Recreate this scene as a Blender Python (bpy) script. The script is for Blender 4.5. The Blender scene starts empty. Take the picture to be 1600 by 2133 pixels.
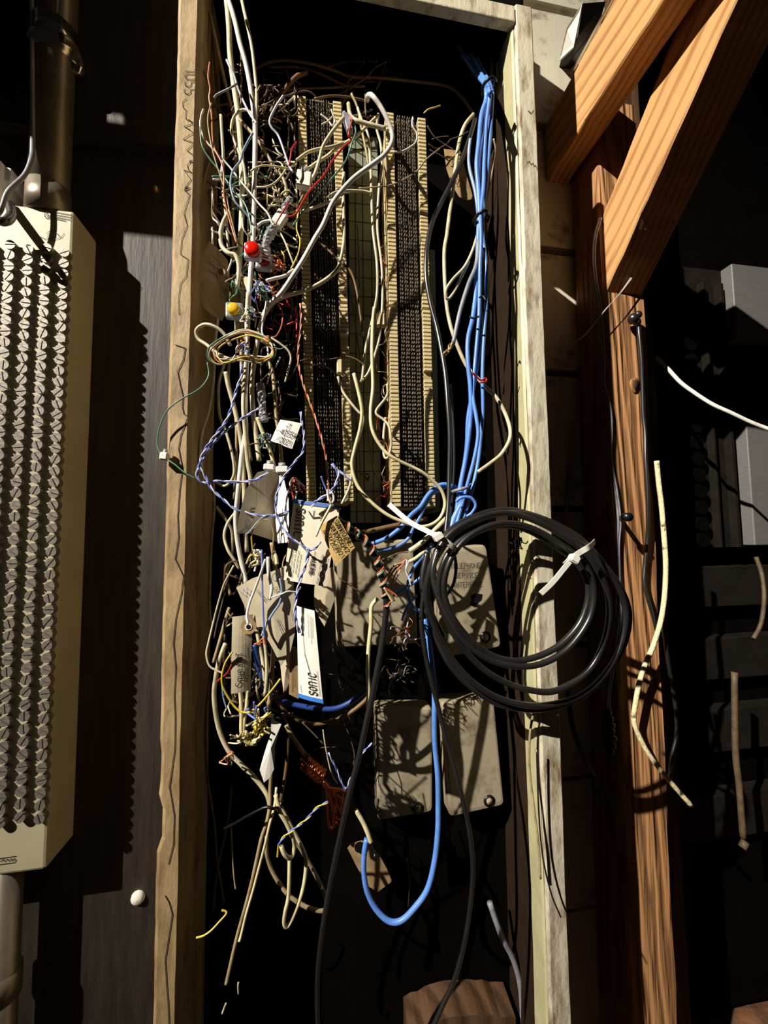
import bpy, bmesh, math, random
from mathutils import Vector, Matrix
random.seed(7)
# ------------------------------------------------------------------ camera, world, lamp, exposure
FPX, CX, CY, CAMD = 820.0, 800.0, 1066.5, 0.52
AX = Vector((0.986817295, -0.000276308843, 0.161838036))    # world X in camera (right, down, forward)
AY = Vector((-0.16146223, 0.0664493006, 0.984639243))
AZ = Vector((-0.0110260889, -0.997789764, 0.0655287056))
CAM = Vector((0, -CAMD, 0))
scn = bpy.context.scene
C = scn.collection
cd = bpy.data.cameras.new('camera'); co = bpy.data.objects.new('camera', cd); C.objects.link(co)
rgt = Vector((AX.x, AY.x, AZ.x)); upv = -Vector((AX.y, AY.y, AZ.y)); bck = -Vector((AX.z, AY.z, AZ.z))
M = Matrix((rgt, upv, bck)).transposed().to_4x4(); M.translation = CAM
co.matrix_world = M
cd.sensor_fit = 'VERTICAL'; cd.sensor_height = 24.0; cd.lens = 24.0 * FPX / 2133.0
cd.clip_start = 0.01; cd.clip_end = 50
scn.camera = co
w = bpy.data.worlds.new('world'); scn.world = w; w.use_nodes = True
w.node_tree.nodes['Background'].inputs[0].default_value = (1.0, 0.86, 0.68, 1)
w.node_tree.nodes['Background'].inputs[1].default_value = 0.0062
LPOS = Vector((-2.6, -1.95, 2.5)); LAIM = Vector((0.06, 0.0, 0.36))
ld = bpy.data.lights.new('work_lamp', 'SPOT'); ld.energy = 1480; ld.color = (1.0, 0.92, 0.80)
ld.shadow_soft_size = 0.02; ld.spot_size = math.radians(35.5); ld.spot_blend = 1.0
lo = bpy.data.objects.new('work_lamp', ld); C.objects.link(lo); lo.location = LPOS
lo.rotation_euler = (LAIM - LPOS).to_track_quat('-Z', 'Y').to_euler()
scn.view_settings.view_transform = 'Standard'; scn.view_settings.look = 'None'
scn.view_settings.gamma = 1.0; scn.view_settings.use_curve_mapping = False
scn.view_settings.exposure = 0.0

# ------------------------------------------------------------------ helpers
def ray(px, py):
    v = Vector((px - CX, py - CY, FPX)); return Vector((AX.dot(v), AY.dot(v), AZ.dot(v)))
def U(px, py, Y):
    r = ray(px, py); return CAM + r * ((Y - CAM.y) / r.y)
def depth(p):
    q = p - CAM; return q.x * AX.z + q.y * AY.z + q.z * AZ.z
def sc(p): return depth(p) / FPX           # metres for one photo pixel at p
def srgb(*c):
    return tuple(((x / 255) / 12.92 if x / 255 <= .04045 else ((x / 255 + .055) / 1.055) ** 2.4) for x in c)

MATS = {}
def mat(name, col, rough=.5, metal=0, var=.25, nscale=60, bump=0.0, col2=None, stretch=None, spec=.5, trans=0, thr=(.35, .65), bscale=None):
    if name in MATS: return MATS[name]
    m = bpy.data.materials.new(name); m.use_nodes = True; nt = m.node_tree; N = nt.nodes; Lk = nt.links
    b = N['Principled BSDF']; b.inputs['Roughness'].default_value = rough; b.inputs['Metallic'].default_value = metal
    b.inputs['Specular IOR Level'].default_value = spec
    if trans: b.inputs['Transmission Weight'].default_value = trans
    tc = N.new('ShaderNodeTexCoord'); mp = N.new('ShaderNodeMapping'); Lk.new(tc.outputs['Object'], mp.inputs[0])
    if stretch: mp.inputs['Scale'].default_value = stretch
    ns = N.new('ShaderNodeTexNoise'); ns.inputs['Scale'].default_value = nscale; ns.inputs['Detail'].default_value = 5
    ns.inputs['Roughness'].default_value = .62
    Lk.new(mp.outputs[0], ns.inputs['Vector'])
    rp = N.new('ShaderNodeValToRGB'); Lk.new(ns.outputs[0], rp.inputs[0])
    c2 = col2 if col2 else tuple(x * (1 - var) for x in col)
    rp.color_ramp.elements[0].position = thr[0]; rp.color_ramp.elements[1].position = thr[1]
    rp.color_ramp.elements[0].color = (*c2, 1); rp.color_ramp.elements[1].color = (*col, 1)
    Lk.new(rp.outputs[0], b.inputs['Base Color'])
    if bump:
        src = ns
        if bscale:
            src = N.new('ShaderNodeTexNoise'); src.inputs['Scale'].default_value = bscale; src.inputs['Detail'].default_value = 4
            Lk.new(mp.outputs[0], src.inputs['Vector'])
        bp = N.new('ShaderNodeBump'); bp.inputs['Strength'].default_value = bump; bp.inputs['Distance'].default_value = .004
        Lk.new(src.outputs[0], bp.inputs['Height']); Lk.new(bp.outputs[0], b.inputs['Normal'])
    MATS[name] = m; return m

def wood(name, light, dark, rings=26, axis=2, rough=.65, bump=.35, distort=2.2):
    """sawn timber: grain bands running along the local z axis, with fine fibres"""
    m = bpy.data.materials.new(name); m.use_nodes = True; nt = m.node_tree; N = nt.nodes; Lk = nt.links
    b = N['Principled BSDF']; b.inputs['Roughness'].default_value = rough; b.inputs['Specular IOR Level'].default_value = .25
    tc = N.new('ShaderNodeTexCoord'); mp = N.new('ShaderNodeMapping'); Lk.new(tc.outputs['Object'], mp.inputs[0])
    mp.inputs['Scale'].default_value = (1, 1, .07); mp.inputs['Rotation'].default_value = (.02, .05, .4)
    wv = N.new('ShaderNodeTexWave'); wv.wave_type = 'BANDS'; wv.bands_direction = 'DIAGONAL'
    wv.inputs['Scale'].default_value = rings; wv.inputs['Distortion'].default_value = distort
    wv.inputs['Detail'].default_value = 3; wv.inputs['Detail Scale'].default_value = 1.6
    Lk.new(mp.outputs[0], wv.inputs['Vector'])
    mp2 = N.new('ShaderNodeMapping'); Lk.new(tc.outputs['Object'], mp2.inputs[0]); mp2.inputs['Scale'].default_value = (1, 1, .05)
    ns = N.new('ShaderNodeTexNoise'); ns.inputs['Scale'].default_value = 330; ns.inputs['Detail'].default_value = 4
    Lk.new(mp2.outputs[0], ns.inputs['Vector'])
    n3 = N.new('ShaderNodeTexNoise'); n3.inputs['Scale'].default_value = 9; n3.inputs['Detail'].default_value = 3
    Lk.new(tc.outputs['Object'], n3.inputs['Vector'])
    mx = N.new('ShaderNodeMath'); mx.operation = 'MULTIPLY_ADD'; Lk.new(ns.outputs[0], mx.inputs[0]); mx.inputs[1].default_value = .45
    Lk.new(wv.outputs[1], mx.inputs[2])
    m4 = N.new('ShaderNodeMath'); m4.operation = 'MULTIPLY_ADD'; Lk.new(n3.outputs[0], m4.inputs[0]); m4.inputs[1].default_value = .7
    Lk.new(mx.outputs[0], m4.inputs[2])
    rp = N.new('ShaderNodeValToRGB'); Lk.new(m4.outputs[0], rp.inputs[0])
    rp.color_ramp.elements[0].position = .3; rp.color_ramp.elements[1].position = 1.25 / 1.0 if False else 1.0
    rp.color_ramp.elements[0].color = (*dark, 1); rp.color_ramp.elements[1].color = (*light, 1)
    Lk.new(rp.outputs[0], b.inputs['Base Color'])
    bp = N.new('ShaderNodeBump'); bp.inputs['Strength'].default_value = bump; bp.inputs['Distance'].default_value = .003
    Lk.new(mx.outputs[0], bp.inputs['Height']); Lk.new(bp.outputs[0], b.inputs['Normal'])
    MATS[name] = m; return m

BEIGE = mat('beige_jacket', srgb(226, 214, 178), .42, var=.45, nscale=45)
CREAM = mat('cream_jacket', srgb(240, 228, 180), .42, var=.35, nscale=50)
WHITE = mat('white_jacket', srgb(240, 236, 228), .38, var=.3, nscale=40)
TAN = mat('tan_jacket', srgb(186, 164, 124), .5, var=.5, nscale=50)
BROWN = mat('brown_jacket', srgb(128, 98, 66), .5, var=.5, nscale=50)
GREYJ = mat('grey_jacket', srgb(150, 150, 160), .4, var=.4, nscale=50)
BLUE = mat('blue_jacket', srgb(104, 156, 244), .35, var=.3, nscale=40)
SHADEBLUE = mat('shaded_blue_jacket', srgb(44, 74, 150), .4, var=.3, nscale=40)  # the blue jacket again, with shadow painted into its colour
LAV = mat('lavender_insulation', srgb(222, 222, 244), .35, var=.3, nscale=70)
BLUEW = mat('blue_insulation', srgb(120, 142, 228), .35, var=.3, nscale=70)
LBLUE = mat('pale_blue_insulation', srgb(150, 172, 205), .35, var=.3, nscale=70)
RED = mat('red_insulation', srgb(205, 44, 34), .35, var=.3, nscale=70)
GREEN = mat('green_insulation', srgb(92, 150, 122), .35, var=.3, nscale=70)
ORANGE = mat('orange_insulation', srgb(216, 112, 62), .35, var=.35, nscale=70)
YELLOW = mat('yellow_insulation', srgb(236, 210, 80), .35, var=.3, nscale=70)
BLACK = mat('black_jacket', srgb(36, 34, 34), .32, var=.3, nscale=50, spec=1.0)
BLACKM = mat('black_plastic', srgb(22, 21, 22), .35, var=.3, nscale=60)
COPPER = mat('copper', srgb(200, 110, 60), .35, 1, var=.5, nscale=90)
BRASS = mat('bare_wire', srgb(200, 160, 100), .4, .8, var=.5, nscale=90)
DULLBR = mat('dull_brown_insulation', srgb(108, 90, 66), .6, var=.5, nscale=60)  # dull brown; puts shade into the rod, pale cord end and dim wires
PAPER = mat('paper_tag', srgb(210, 196, 166), .8, var=.22, nscale=28, bump=.1)  # darkened to hold the shade on tags turned from the lamp
PAPERW = mat('white_paper', srgb(242, 238, 228), .75, var=.12, nscale=25, bump=.06)
KRAFT = mat('kraft_tag', srgb(176, 146, 104), .85, var=.4, nscale=40, bump=.15)
TAPE = mat('masking_tape', srgb(226, 190, 120), .6, var=.3, nscale=60, bump=.15)
INK = mat('ink', srgb(38, 34, 32), .8, var=.3)
INKG = mat('grey_print', srgb(110, 106, 104), .8, var=.2)
CARD = mat('card_stock', srgb(226, 216, 194), .7, var=.12, nscale=25, bump=.05)
CARDBLUE = mat('blue_print', srgb(70, 110, 180), .6, var=.1)
NYLON = mat('nylon_tie', srgb(242, 240, 228), .35, var=.08, nscale=30)
CLEAR = mat('clear_plastic', srgb(215, 215, 220), .15, var=.3, nscale=90, bump=.5, trans=.55)
REDB = mat('red_button', srgb(220, 28, 16), .2, var=.15)
YELB = mat('yellow_button', srgb(240, 190, 40), .2, var=.15)
IVORY = mat('ivory_plastic', srgb(226, 210, 168), .5, var=.22, nscale=35)
IVORYD = mat('ivory_strip', srgb(216, 198, 152), .55, var=.45, nscale=40, bump=.1)
DKPLAST = mat('dark_block', srgb(30, 25, 21), .5, var=.4)
CLIP = mat('tin_clip', srgb(168, 154, 134), .38, .35, var=.5, nscale=200)
PUTTY = mat('putty_enamel', srgb(184, 174, 144), .5, var=.14, nscale=22, bump=.05)
SCREWM = mat('steel_screw', srgb(140, 132, 122), .5, .35, var=.35, nscale=300, bump=.1)
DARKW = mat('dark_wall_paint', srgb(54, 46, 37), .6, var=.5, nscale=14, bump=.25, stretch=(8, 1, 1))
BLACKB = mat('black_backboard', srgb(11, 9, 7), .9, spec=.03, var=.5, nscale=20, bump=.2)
SAGE = mat('sage_paint', srgb(196, 190, 148), .45, var=.18, nscale=30, bump=.2)
OLDPAINT = mat('worn_white_paint', srgb(206, 198, 176), .6, nscale=24, bump=.6, col2=srgb(120, 98, 70), thr=(.30, .52), stretch=(2.5, 2.5, .8))
TANPAINT = mat('worn_tan_paint', srgb(172, 148, 108), .6, nscale=22, bump=.5, col2=srgb(122, 96, 64), thr=(.3, .55), stretch=(2, 2, .8))
SIDING = mat('siding_paint', srgb(212, 206, 184), .7, nscale=13, bump=.5, col2=srgb(110, 98, 78), thr=(.32, .46))
GREENB = mat('green_board', srgb(128, 136, 112), .7, var=.45, nscale=16, bump=.1)
NIDM = mat('grey_beige_box', srgb(164, 152, 128), .6, nscale=36, bump=.15, col2=srgb(110, 96, 76), thr=(.3, .5))
GALV = mat('galvanised_pipe', srgb(150, 140, 124), .38, .6, var=.35, nscale=18, bump=.05)
CHROME = mat('bright_metal', srgb(225, 222, 216), .18, 1, var=.15, nscale=30)
SHEET = mat('grey_sheet_metal', srgb(140, 138, 136), .5, .3, var=.2, nscale=60, bump=.1, stretch=(1, 1, 10))
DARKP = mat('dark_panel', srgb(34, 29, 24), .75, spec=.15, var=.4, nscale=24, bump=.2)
PAINTED = mat('paint_smeared_cord', srgb(240, 226, 180), .55, nscale=60, bump=.9, col2=srgb(60, 54, 46), thr=(.30, .42))
SOIL = mat('soil', srgb(140, 96, 66), .95, nscale=24, bump=1.0, col2=srgb(50, 34, 24), thr=(.35, .65))
FIR = wood('fir_timber', srgb(216, 164, 108), srgb(150, 102, 60), 46, distort=3.0)
REDWOOD = wood('redwood_timber', srgb(180, 132, 88), srgb(100, 64, 40), 24, distort=9.0, bump=.8)
OLDWOOD = wood('old_timber', srgb(92, 66, 46), srgb(44, 30, 20), 18)

def raw(name, verts, faces, m, parent=None, smooth=True):
    """one mesh object with its origin at its own centre"""
    verts = [Vector(v) for v in verts]
    lo_ = Vector((min(v.x for v in verts), min(v.y for v in verts), min(v.z for v in verts)))
    hi_ = Vector((max(v.x for v in verts), max(v.y for v in verts), max(v.z for v in verts)))
    c = (lo_ + hi_) / 2
    me = bpy.data.meshes.new(name); me.from_pydata([v - c for v in verts], [], faces); me.update()
    if smooth: me.polygons.foreach_set('use_smooth', [True] * len(me.polygons))
    me.materials.append(m)
    return place(name, me, c, parent)
def place(name, me, loc, parent=None, rot=None):
    o = bpy.data.objects.new(name, me); C.objects.link(o)
    if parent: o.parent = parent; o.location = Vector(loc) - wloc(parent)
    else: o.location = loc
    if rot: o.rotation_euler = rot
    return o
def wloc(o):
    l = Vector(o.location)
    while o.parent: o = o.parent; l += o.location
    return l
def tag(o, label=None, cat=None, group=None, kind=None):
    if label: o['label'] = label
    if cat: o['category'] = cat
    if group: o['group'] = group
    if kind: o['kind'] = kind
    return o
def thing(name, label, cat, loc, group=None):
    o = bpy.data.objects.new(name, None); C.objects.link(o); o.location = loc; o.empty_display_size = .02
    return tag(o, label, cat, group)
def boxvf(x0, x1, y0, y1, z0, z1):
    v = [(x, y, z) for z in (z0, z1) for y in (y0, y1) for x in (x0, x1)]
    return v, [(0, 2, 3, 1), (4, 5, 7, 6), (0, 1, 5, 4), (2, 6, 7, 3), (0, 4, 6, 2), (1, 3, 7, 5)]
def box(name, x0, x1, y0, y1, z0, z1, m, parent=None, bev=0.0):
    if bev <= 0:
        v, f_ = boxvf(x0, x1, y0, y1, z0, z1); return raw(name, v, f_, m, parent, False)
    bm = bmesh.new(); v, f_ = boxvf(x0, x1, y0, y1, z0, z1)
    bv = [bm.verts.new(p) for p in v]
    for q in f_: bm.faces.new([bv[i] for i in q])
    bmesh.ops.bevel(bm, geom=list(bm.edges), offset=bev, segments=2, affect='EDGES', profile=.5)
    return frombm(name, bm, m, parent)
def frombm(name, bm, m, parent=None, smooth=False):
    bmesh.ops.recalc_face_normals(bm, faces=bm.faces)
    vs = [v.co.copy() for v in bm.verts]; bm.verts.index_update(); fs = [[v.index for v in f_.verts] for f_ in bm.faces]; bm.free()
    return raw(name, vs, fs, m, parent, smooth)

def catmull(P, n):
    if len(P) < 3: return [P[0].lerp(P[-1], i / n) for i in range(n + 1)]
    Q = [P[0] * 2 - P[1]] + P + [P[-1] * 2 - P[-2]]; out = []
    for i in range(1, len(Q) - 2):
        a, b, c, d = Q[i - 1], Q[i], Q[i + 1], Q[i + 2]
        for k in range(n):
            t = k / n; t2 = t * t; t3 = t2 * t
            out.append(.5 * ((2 * b) + (c - a) * t + (2 * a - 5 * b + 4 * c - d) * t2 + (3 * b - a - 3 * c + d) * t3))
    out.append(P[-1].copy()); return out
def tubevf(path, rad, sides=8, V=None, F=None):
    V = [] if V is None else V; F = [] if F is None else F
    base = len(V); n = len(path)
    T = []
    for i in range(n):
        t = path[min(i + 1, n - 1)] - path[max(i - 1, 0)]; T.append(t.normalized() if t.length > 1e-9 else Vector((0, 0, 1)))
    nrm = T[0].orthogonal().normalized()
    for i in range(n):
        nrm = (nrm - T[i] * nrm.dot(T[i]));  nrm = nrm.normalized() if nrm.length > 1e-6 else T[i].orthogonal().normalized()
        bn = T[i].cross(nrm); r = rad[i] if isinstance(rad, list) else rad
        for k in range(sides):
            a = 2 * math.pi * k / sides; V.append(path[i] + (nrm * math.cos(a) + bn * math.sin(a)) * r)
    for i in range(n - 1):
        for k in range(sides):
            a = base + i * sides + k; b = base + i * sides + (k + 1) % sides
            F.append((a, b, b + sides, a + sides))
    F.append(tuple(base + k for k in reversed(range(sides)))); F.append(tuple(base + (n - 1) * sides + k for k in range(sides)))
    return V, F
def path3(pts, Y, n, jit=.0):
    P = []; L_ = len(pts)
    ph = random.uniform(0, 6.28); fr = random.uniform(.5, 1.1)
    for i, p in enumerate(pts):
        if len(p) > 2: y = p[2]
        elif isinstance(Y, tuple): y = Y[0] + (Y[1] - Y[0]) * i / max(1, L_ - 1)
        else: y = Y
        P.append(U(p[0], p[1], y + jit * math.sin(ph + fr * i)))
    return catmull(P, n)
NW = [0]
def wire(label, pts, wd, m, Y=-.09, name='cable', cat='cable', group=None, n=6, sides=8, parent=None, jit=.003, taper=None):
    p = path3(pts, Y, n, jit)
    r = [wd * .5 * sc(q) for q in p]
    if taper: r = [x * (1 + (taper - 1) * i / (len(r) - 1)) for i, x in enumerate(r)]
    v, f_ = tubevf(p, r, sides if wd > 4.5 else 6); NW[0] += 1
    o = raw(name, v, f_, m, parent)
    return tag(o, label, cat, group) if not parent else (tag(o, label) if label else o)
def pair(label, pts, wd, m1, m2, Y=-.11, twist=44, group=None, n=8, name='twisted_pair', cat='wire', parent=None):
    p = path3(pts, Y, n, .002); a = 0.0; s = [[], []]; rr = []
    for i, q in enumerate(p):
        t = (p[min(i + 1, len(p) - 1)] - p[max(i - 1, 0)]).normalized(); k = sc(q)
        if i: a += (q - p[i - 1]).length / k / twist * 2 * math.pi
        b = t.orthogonal().normalized(); c = t.cross(b)
        off = (Vector((1, 0, 0)) - t * t.x).normalized(); oc = t.cross(off)
        d = (off * math.cos(a) + oc * math.sin(a)) * wd * .27 * k
        s[0].append(q + d); s[1].append(q - d); rr.append(wd * .27 * k)
    base = min(p, key=lambda q: q.z)
    t = thing(name, label, cat, base, group)
    for path, mm in zip(s, (m1, m2)):
        v, f_ = tubevf(path, rr, 6); raw('strand', v, f_, mm, t)
    return t

# stroke lettering ---------------------------------------------------------------
SF = {'0': ['0,1 1,0 2,0 3,1 3,5 2,6 1,6 0,5 0,1'], '1': ['1,1 2,0 2,6'], '2': ['0,1 1,0 2,0 3,1 3,2 0,6 3,6'], '3': ['0,0 3,0 1,2 3,4 2,6 0,5.5'],
 '4': ['2,6 2,0 0,4 3,4'], '5': ['3,0 0,0 0,2.5 2,2.5 3,4 2,6 0,6'], '7': ['0,0 3,0 1,6'], '9': ['3,2 2,3 1,3 0,2 0,1 1,0 2,0 3,1 3,3 2,6'],
 '/': ['3,0 0,6'], '.': ['1,5.6 1.4,6'], 'S': ['3,.8 2.2,0 .8,0 0,1 .5,2.4 2.5,3.4 3,5 2.2,6 .8,6 0,5.2'], 'O': ['1.5,0 .3,1 0,3 .3,5 1.5,6 2.7,5 3,3 2.7,1 1.5,0'],
 'N': ['0,6 0,0 3,6 3,0'], 'n': ['0,6 0,0', '0,1.4 1,0 2.2,0 3,1.2 3,6'], 'I': ['1.5,0 1.5,6'], 'C': ['3,1 2,0 1,0 0,1.2 0,4.8 1,6 2,6 3,5'], 'E': ['3,0 0,0 0,6 3,6', '0,3 2,3'],
 'T': ['0,0 3,0', '1.5,0 1.5,6'], 'U': ['0,0 0,5 1,6 2,6 3,5 3,0'], 'A': ['0,6 1.5,0 3,6', '.7,4 2.3,4'], 'V': ['0,0 1.5,6 3,0'], 'L': ['0,0 0,6 3,6'],
 'P': ['0,6 0,0 2,0 3,1 3,2 2,3 0,3'], 'H': ['0,0 0,6', '3,0 3,6', '0,3 3,3'], 'R': ['0,6 0,0 2,0 3,1 3,2 2,3 0,3', '1.5,3 3,6'], 'F': ['3,0 0,0 0,6', '0,3 2,3'],
 'v': ['0,2 1.5,6 3,2'], 'a': ['3,3 2,2 .8,2 0,4 .6,6 2,6 3,4.5 3,2 3,6'], 'e': ['0,4 3,4 2.4,2 .8,2 0,4 .8,6 3,5.6'], 'o': ['1.5,2 .2,3 .2,5 1.5,6 2.8,5 2.8,3 1.5,2'],
 't': ['1.5,0 1.5,5.4 2.6,6', '.3,2 2.8,2'], ' ': [], '-': ['.5,3 2.5,3'], '#': ['1,0 .6,6', '2.4,0 2,6', '0,2 3,2', '0,4 3,4'], 'B': ['0,0 0,6 2,6 3,4.5 2,3 0,3', '0,0 2,0 2.8,1.5 2,3']}
def strokes(txt, gap=1.3):
    out = []; x = 0
    for ch in txt:
        for s in SF.get(ch, []):
            out.append([(x + float(a.split(',')[0]), float(a.split(',')[1])) for a in s.split()])
        x += 3 + gap if ch not in '.I1' else 2.2 + gap
    return out, x
def ribbons(polys, wd, fn):
    V = []; F = []
    for pl in polys:
        for (x0, y0), (x1, y1) in zip(pl[:-1], pl[1:]):
            dx, dy = x1 - x0, y1 - y0; l = math.hypot(dx, dy) or 1
            nx, ny = -dy / l * wd / 2, dx / l * wd / 2; ex, ey = dx / l * wd * .35, dy / l * wd * .35
            b = len(V)
            for q in ((x0 - ex + nx, y0 - ey + ny), (x1 + ex + nx, y1 + ey + ny), (x1 + ex - nx, y1 + ey - ny), (x0 - ex - nx, y0 - ey - ny)): V.append(fn(*q))
            F.append((b, b + 1, b + 2, b + 3))
    return V, F
def lettering(parent, lines, fn, m=None, wd=.7, name='lettering', label=None):
    """lines: (text, x, y, ux, uy, size) in the units of fn; ux,uy = reading direction"""
    P = []
    for txt, x, y, ux, uy, size in lines:
        S, _ = strokes(txt) if isinstance(txt, str) else (txt, 0); k = size / 6.0
        for pl in S:
            P.append([(x + (a * ux - b * uy) * k, y + (a * uy + b * ux) * k) for a, b in pl])
    V, F = ribbons(P, wd, fn)
    if not V: return
    o = raw(name, V, F, m or INK, parent, False)
    if label: o['label'] = label
    return o
def scribble(n, amp, step):
    x = 0; pl = [(0, 0)]
    for i in range(n): x += step * random.uniform(.4, 1.2); pl.append((x, random.uniform(-amp, amp)))
    return [pl]

def plane_fn(Y, off=.0007): return lambda px, py: U(px, py, Y - off)
def quadtag(name, label, cat, corners, m, bulge=0.0, group=None, th=.0006, nu=6, nv=8, torn=0.0, asthing=True):
    """a paper tag: corners (px,py,Y) TL,TR,BR,BL; returns thing, point function in u,v (0..1)"""
    c = [U(*q) for q in corners]
    def fn(u, v, off=0.0):
        p = (c[0] * (1 - u) + c[1] * u) * (1 - v) + (c[3] * (1 - u) + c[2] * u) * v
        return p + Vector((0, -1, 0)) * (bulge * math.sin(math.pi * u) + bulge * .5 * math.sin(math.pi * v * 1.4) + off)
    t = thing(name, label, cat, min(c, key=lambda q: q.z), group)
    V = []; F = []
    for s in (0, 1):
        for j in range(nv + 1):
            for i in range(nu + 1):
                u, v = i / nu, j / nv
                if torn and j == nv: v += random.uniform(-torn, torn)
                V.append(fn(u, v, -th * s))
    W = nu + 1; off = W * (nv + 1)
    for j in range(nv):
        for i in range(nu):
            a = j * W + i; F.append((a, a + 1, a + W + 1, a + W)); F.append((off + a, off + a + W, off + a + W + 1, off + a + 1))
    rim = [i for i in range(W)] + [j * W + nu for j in range(1, nv + 1)] + [nv * W + i for i in range(nu - 1, -1, -1)] + [j * W for j in range(nv - 1, 0, -1)]
    for a, b in zip(rim, rim[1:] + rim[:1]): F.append((a, a + off, b + off, b))
    raw('paper', V, F, m, t, False)
    return t, (lambda u, v: fn(u, v, .0008))
def polytag(name, label, cat, pts, m, Y=-.12, th=.0007, group=None, tilt=(0, 0)):
    cx = sum(p[0] for p in pts) / len(pts); cy = sum(p[1] for p in pts) / len(pts)
    yf = lambda x, y: Y + tilt[0] * (x - cx) + tilt[1] * (y - cy)
    V = [U(p[0], p[1], yf(*p[:2])) for p in pts]; n = len(V)
    V += [v + Vector((0, th, 0)) for v in V]
    cen = U(cx, cy, yf(cx, cy) - .0025); V.append(cen)
    F = [(i, (i + 1) % n, 2 * n) for i in range(n)] + [tuple(n + i for i in reversed(range(n)))]
    F += [(i, i + n, (i + 1) % n + n, (i + 1) % n) for i in range(n)]
    t = thing(name, label, cat, min(V, key=lambda q: q.z), group)
    raw('paper', V, F, m, t, False)
    return t, (lambda x, y: U(x, y, yf(x, y) - .0029))
def struct(o): o['kind'] = 'structure'; return o

# ------------------------------------------------------------------ the setting
XL, XR = -0.1385, 0.2555                       # centre lines of the two cabinet stiles
FRONT = -0.10
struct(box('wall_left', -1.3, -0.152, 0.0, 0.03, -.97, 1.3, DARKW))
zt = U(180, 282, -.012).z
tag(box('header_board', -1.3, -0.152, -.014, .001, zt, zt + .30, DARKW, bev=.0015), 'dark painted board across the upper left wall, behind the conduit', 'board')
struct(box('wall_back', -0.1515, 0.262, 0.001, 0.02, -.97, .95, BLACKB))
# white lapped siding on the far wall
wr = thing('wall_right', None, None, (.6, .14, -.7)); wr['kind'] = 'structure'
zs = [1.32 * .94, 1.059 * .94, .797 * .94, .545 * .94, .304 * .94, .048 * .94, -.197 * .94, -.427 * .94, -.643 * .94, -.86 * .94, -.95]
for a, b in zip(zs[:-1], zs[1:]):
    v, f_ = boxvf(.275, .56, .102, .122, b + .007, a - .004)
    v = [(x + random.uniform(-.001, .001), y - (.006 if z < (a + b) / 2 else 0), z + random.uniform(-.001, .001)) for x, y, z in v]
    raw('plank', v, f_, SIDING, wr, False)
box('sheathing', .275, .60, .123, .14, -.95, 1.3, BLACKB, wr)
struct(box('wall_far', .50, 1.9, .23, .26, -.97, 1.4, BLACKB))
zf = -.98
V = []; F = []; nx, ny = 60, 36
for j in range(ny + 1):
    for i in range(nx + 1):
        V.append((-1.3 + 3.2 * i / nx, -.7 + .97 * j / ny, zf - .02 + random.uniform(-.012, .012)))
for j in range(ny):
    for i in range(nx):
        a = j * (nx + 1) + i; F.append((a, a + 1, a + nx + 2, a + nx + 1))
struct(raw('floor', V, F, SOIL))

# ------------------------------------------------------------------ unseen board added out of frame to shade the upper left wall
xs = [-1.7, -.568, -.557, -.547, -.516, -.510, -.499, -.40]; zs_ = [.658, .751, .768, .772, .785, 1.3]
holes = {(1, 3), (3, 1), (3, 2), (5, 1), (5, 2)}                # holes shaped to throw small flecks of light
V = []; F = []
for i in range(len(xs) - 1):
    for j in range(len(zs_) - 1):
        if (i, j) in holes: continue
        v, f_ = boxvf(xs[i], xs[i + 1], -.25, -.238, zs_[j], zs_[j + 1]); b = len(V); V += v; F += [tuple(q + b for q in p) for p in f_]
tag(raw('overhead_blocker', V, F, OLDWOOD, None, False), 'added unseen board with cut holes, shading the wall above the screw terminal block', 'board')

# ------------------------------------------------------------------ cabinet frame
cf = thing('cabinet_frame', 'worn painted wooden frame of the open telephone cabinet', 'cabinet', (0.06, -.05, -.95))
def stile(x0, x1, y0, y1, z0, z1, m, chips=(), lean=(0, 0), nz=60, r=.0022):
    V = []; F = []
    ring = [(x0 + r, y0), (x1 - r, y0), (x1, y0 + r), (x1, y1), (x0, y1), (x0, y0 + r)]
    for j in range(nz + 1):
        z = z0 + (z1 - z0) * j / nz; s = lean[0] + (lean[1] - lean[0]) * j / nz
        w1 = .0003 * math.sin(j * .35) + random.uniform(-.0003, .0003); w2 = .0003 * math.sin(j * .27 + 1) + random.uniform(-.0003, .0003)
        for k, (x, y) in enumerate(ring):
            d = w1 if k in (0, 4, 5) else w2
            if k in (0, 5):
                for cz, cw, cdp in chips:
                    if abs(z - cz) < cw: d += cdp
            V.append((x + d + s, y, z))
    n = len(ring)
    for j in range(nz):
        for k in range(n):
            a = j * n + k; b = j * n + (k + 1) % n; F.append((a, b, b + n, a + n))
    F.append(tuple(reversed(range(n)))); F.append(tuple(nz * n + k for k in range(n)))
    return V, F
V, F = stile(-.152, -.1285, FRONT, -.015, -.95, .98, TANPAINT, chips=((U(338, 1712, FRONT).z, .016, .004), (U(345, 1600, FRONT).z, .02, .0015)), nz=150, r=.0038)
sl = raw('stile', V, F, TANPAINT, cf, False)
V, F = stile(.2435, .268, FRONT, -.045, -.95, .671, OLDPAINT, chips=((.25, .07, -.0012),), nz=110)
sr = raw('stile', V, F, OLDPAINT, cf, False)
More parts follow.
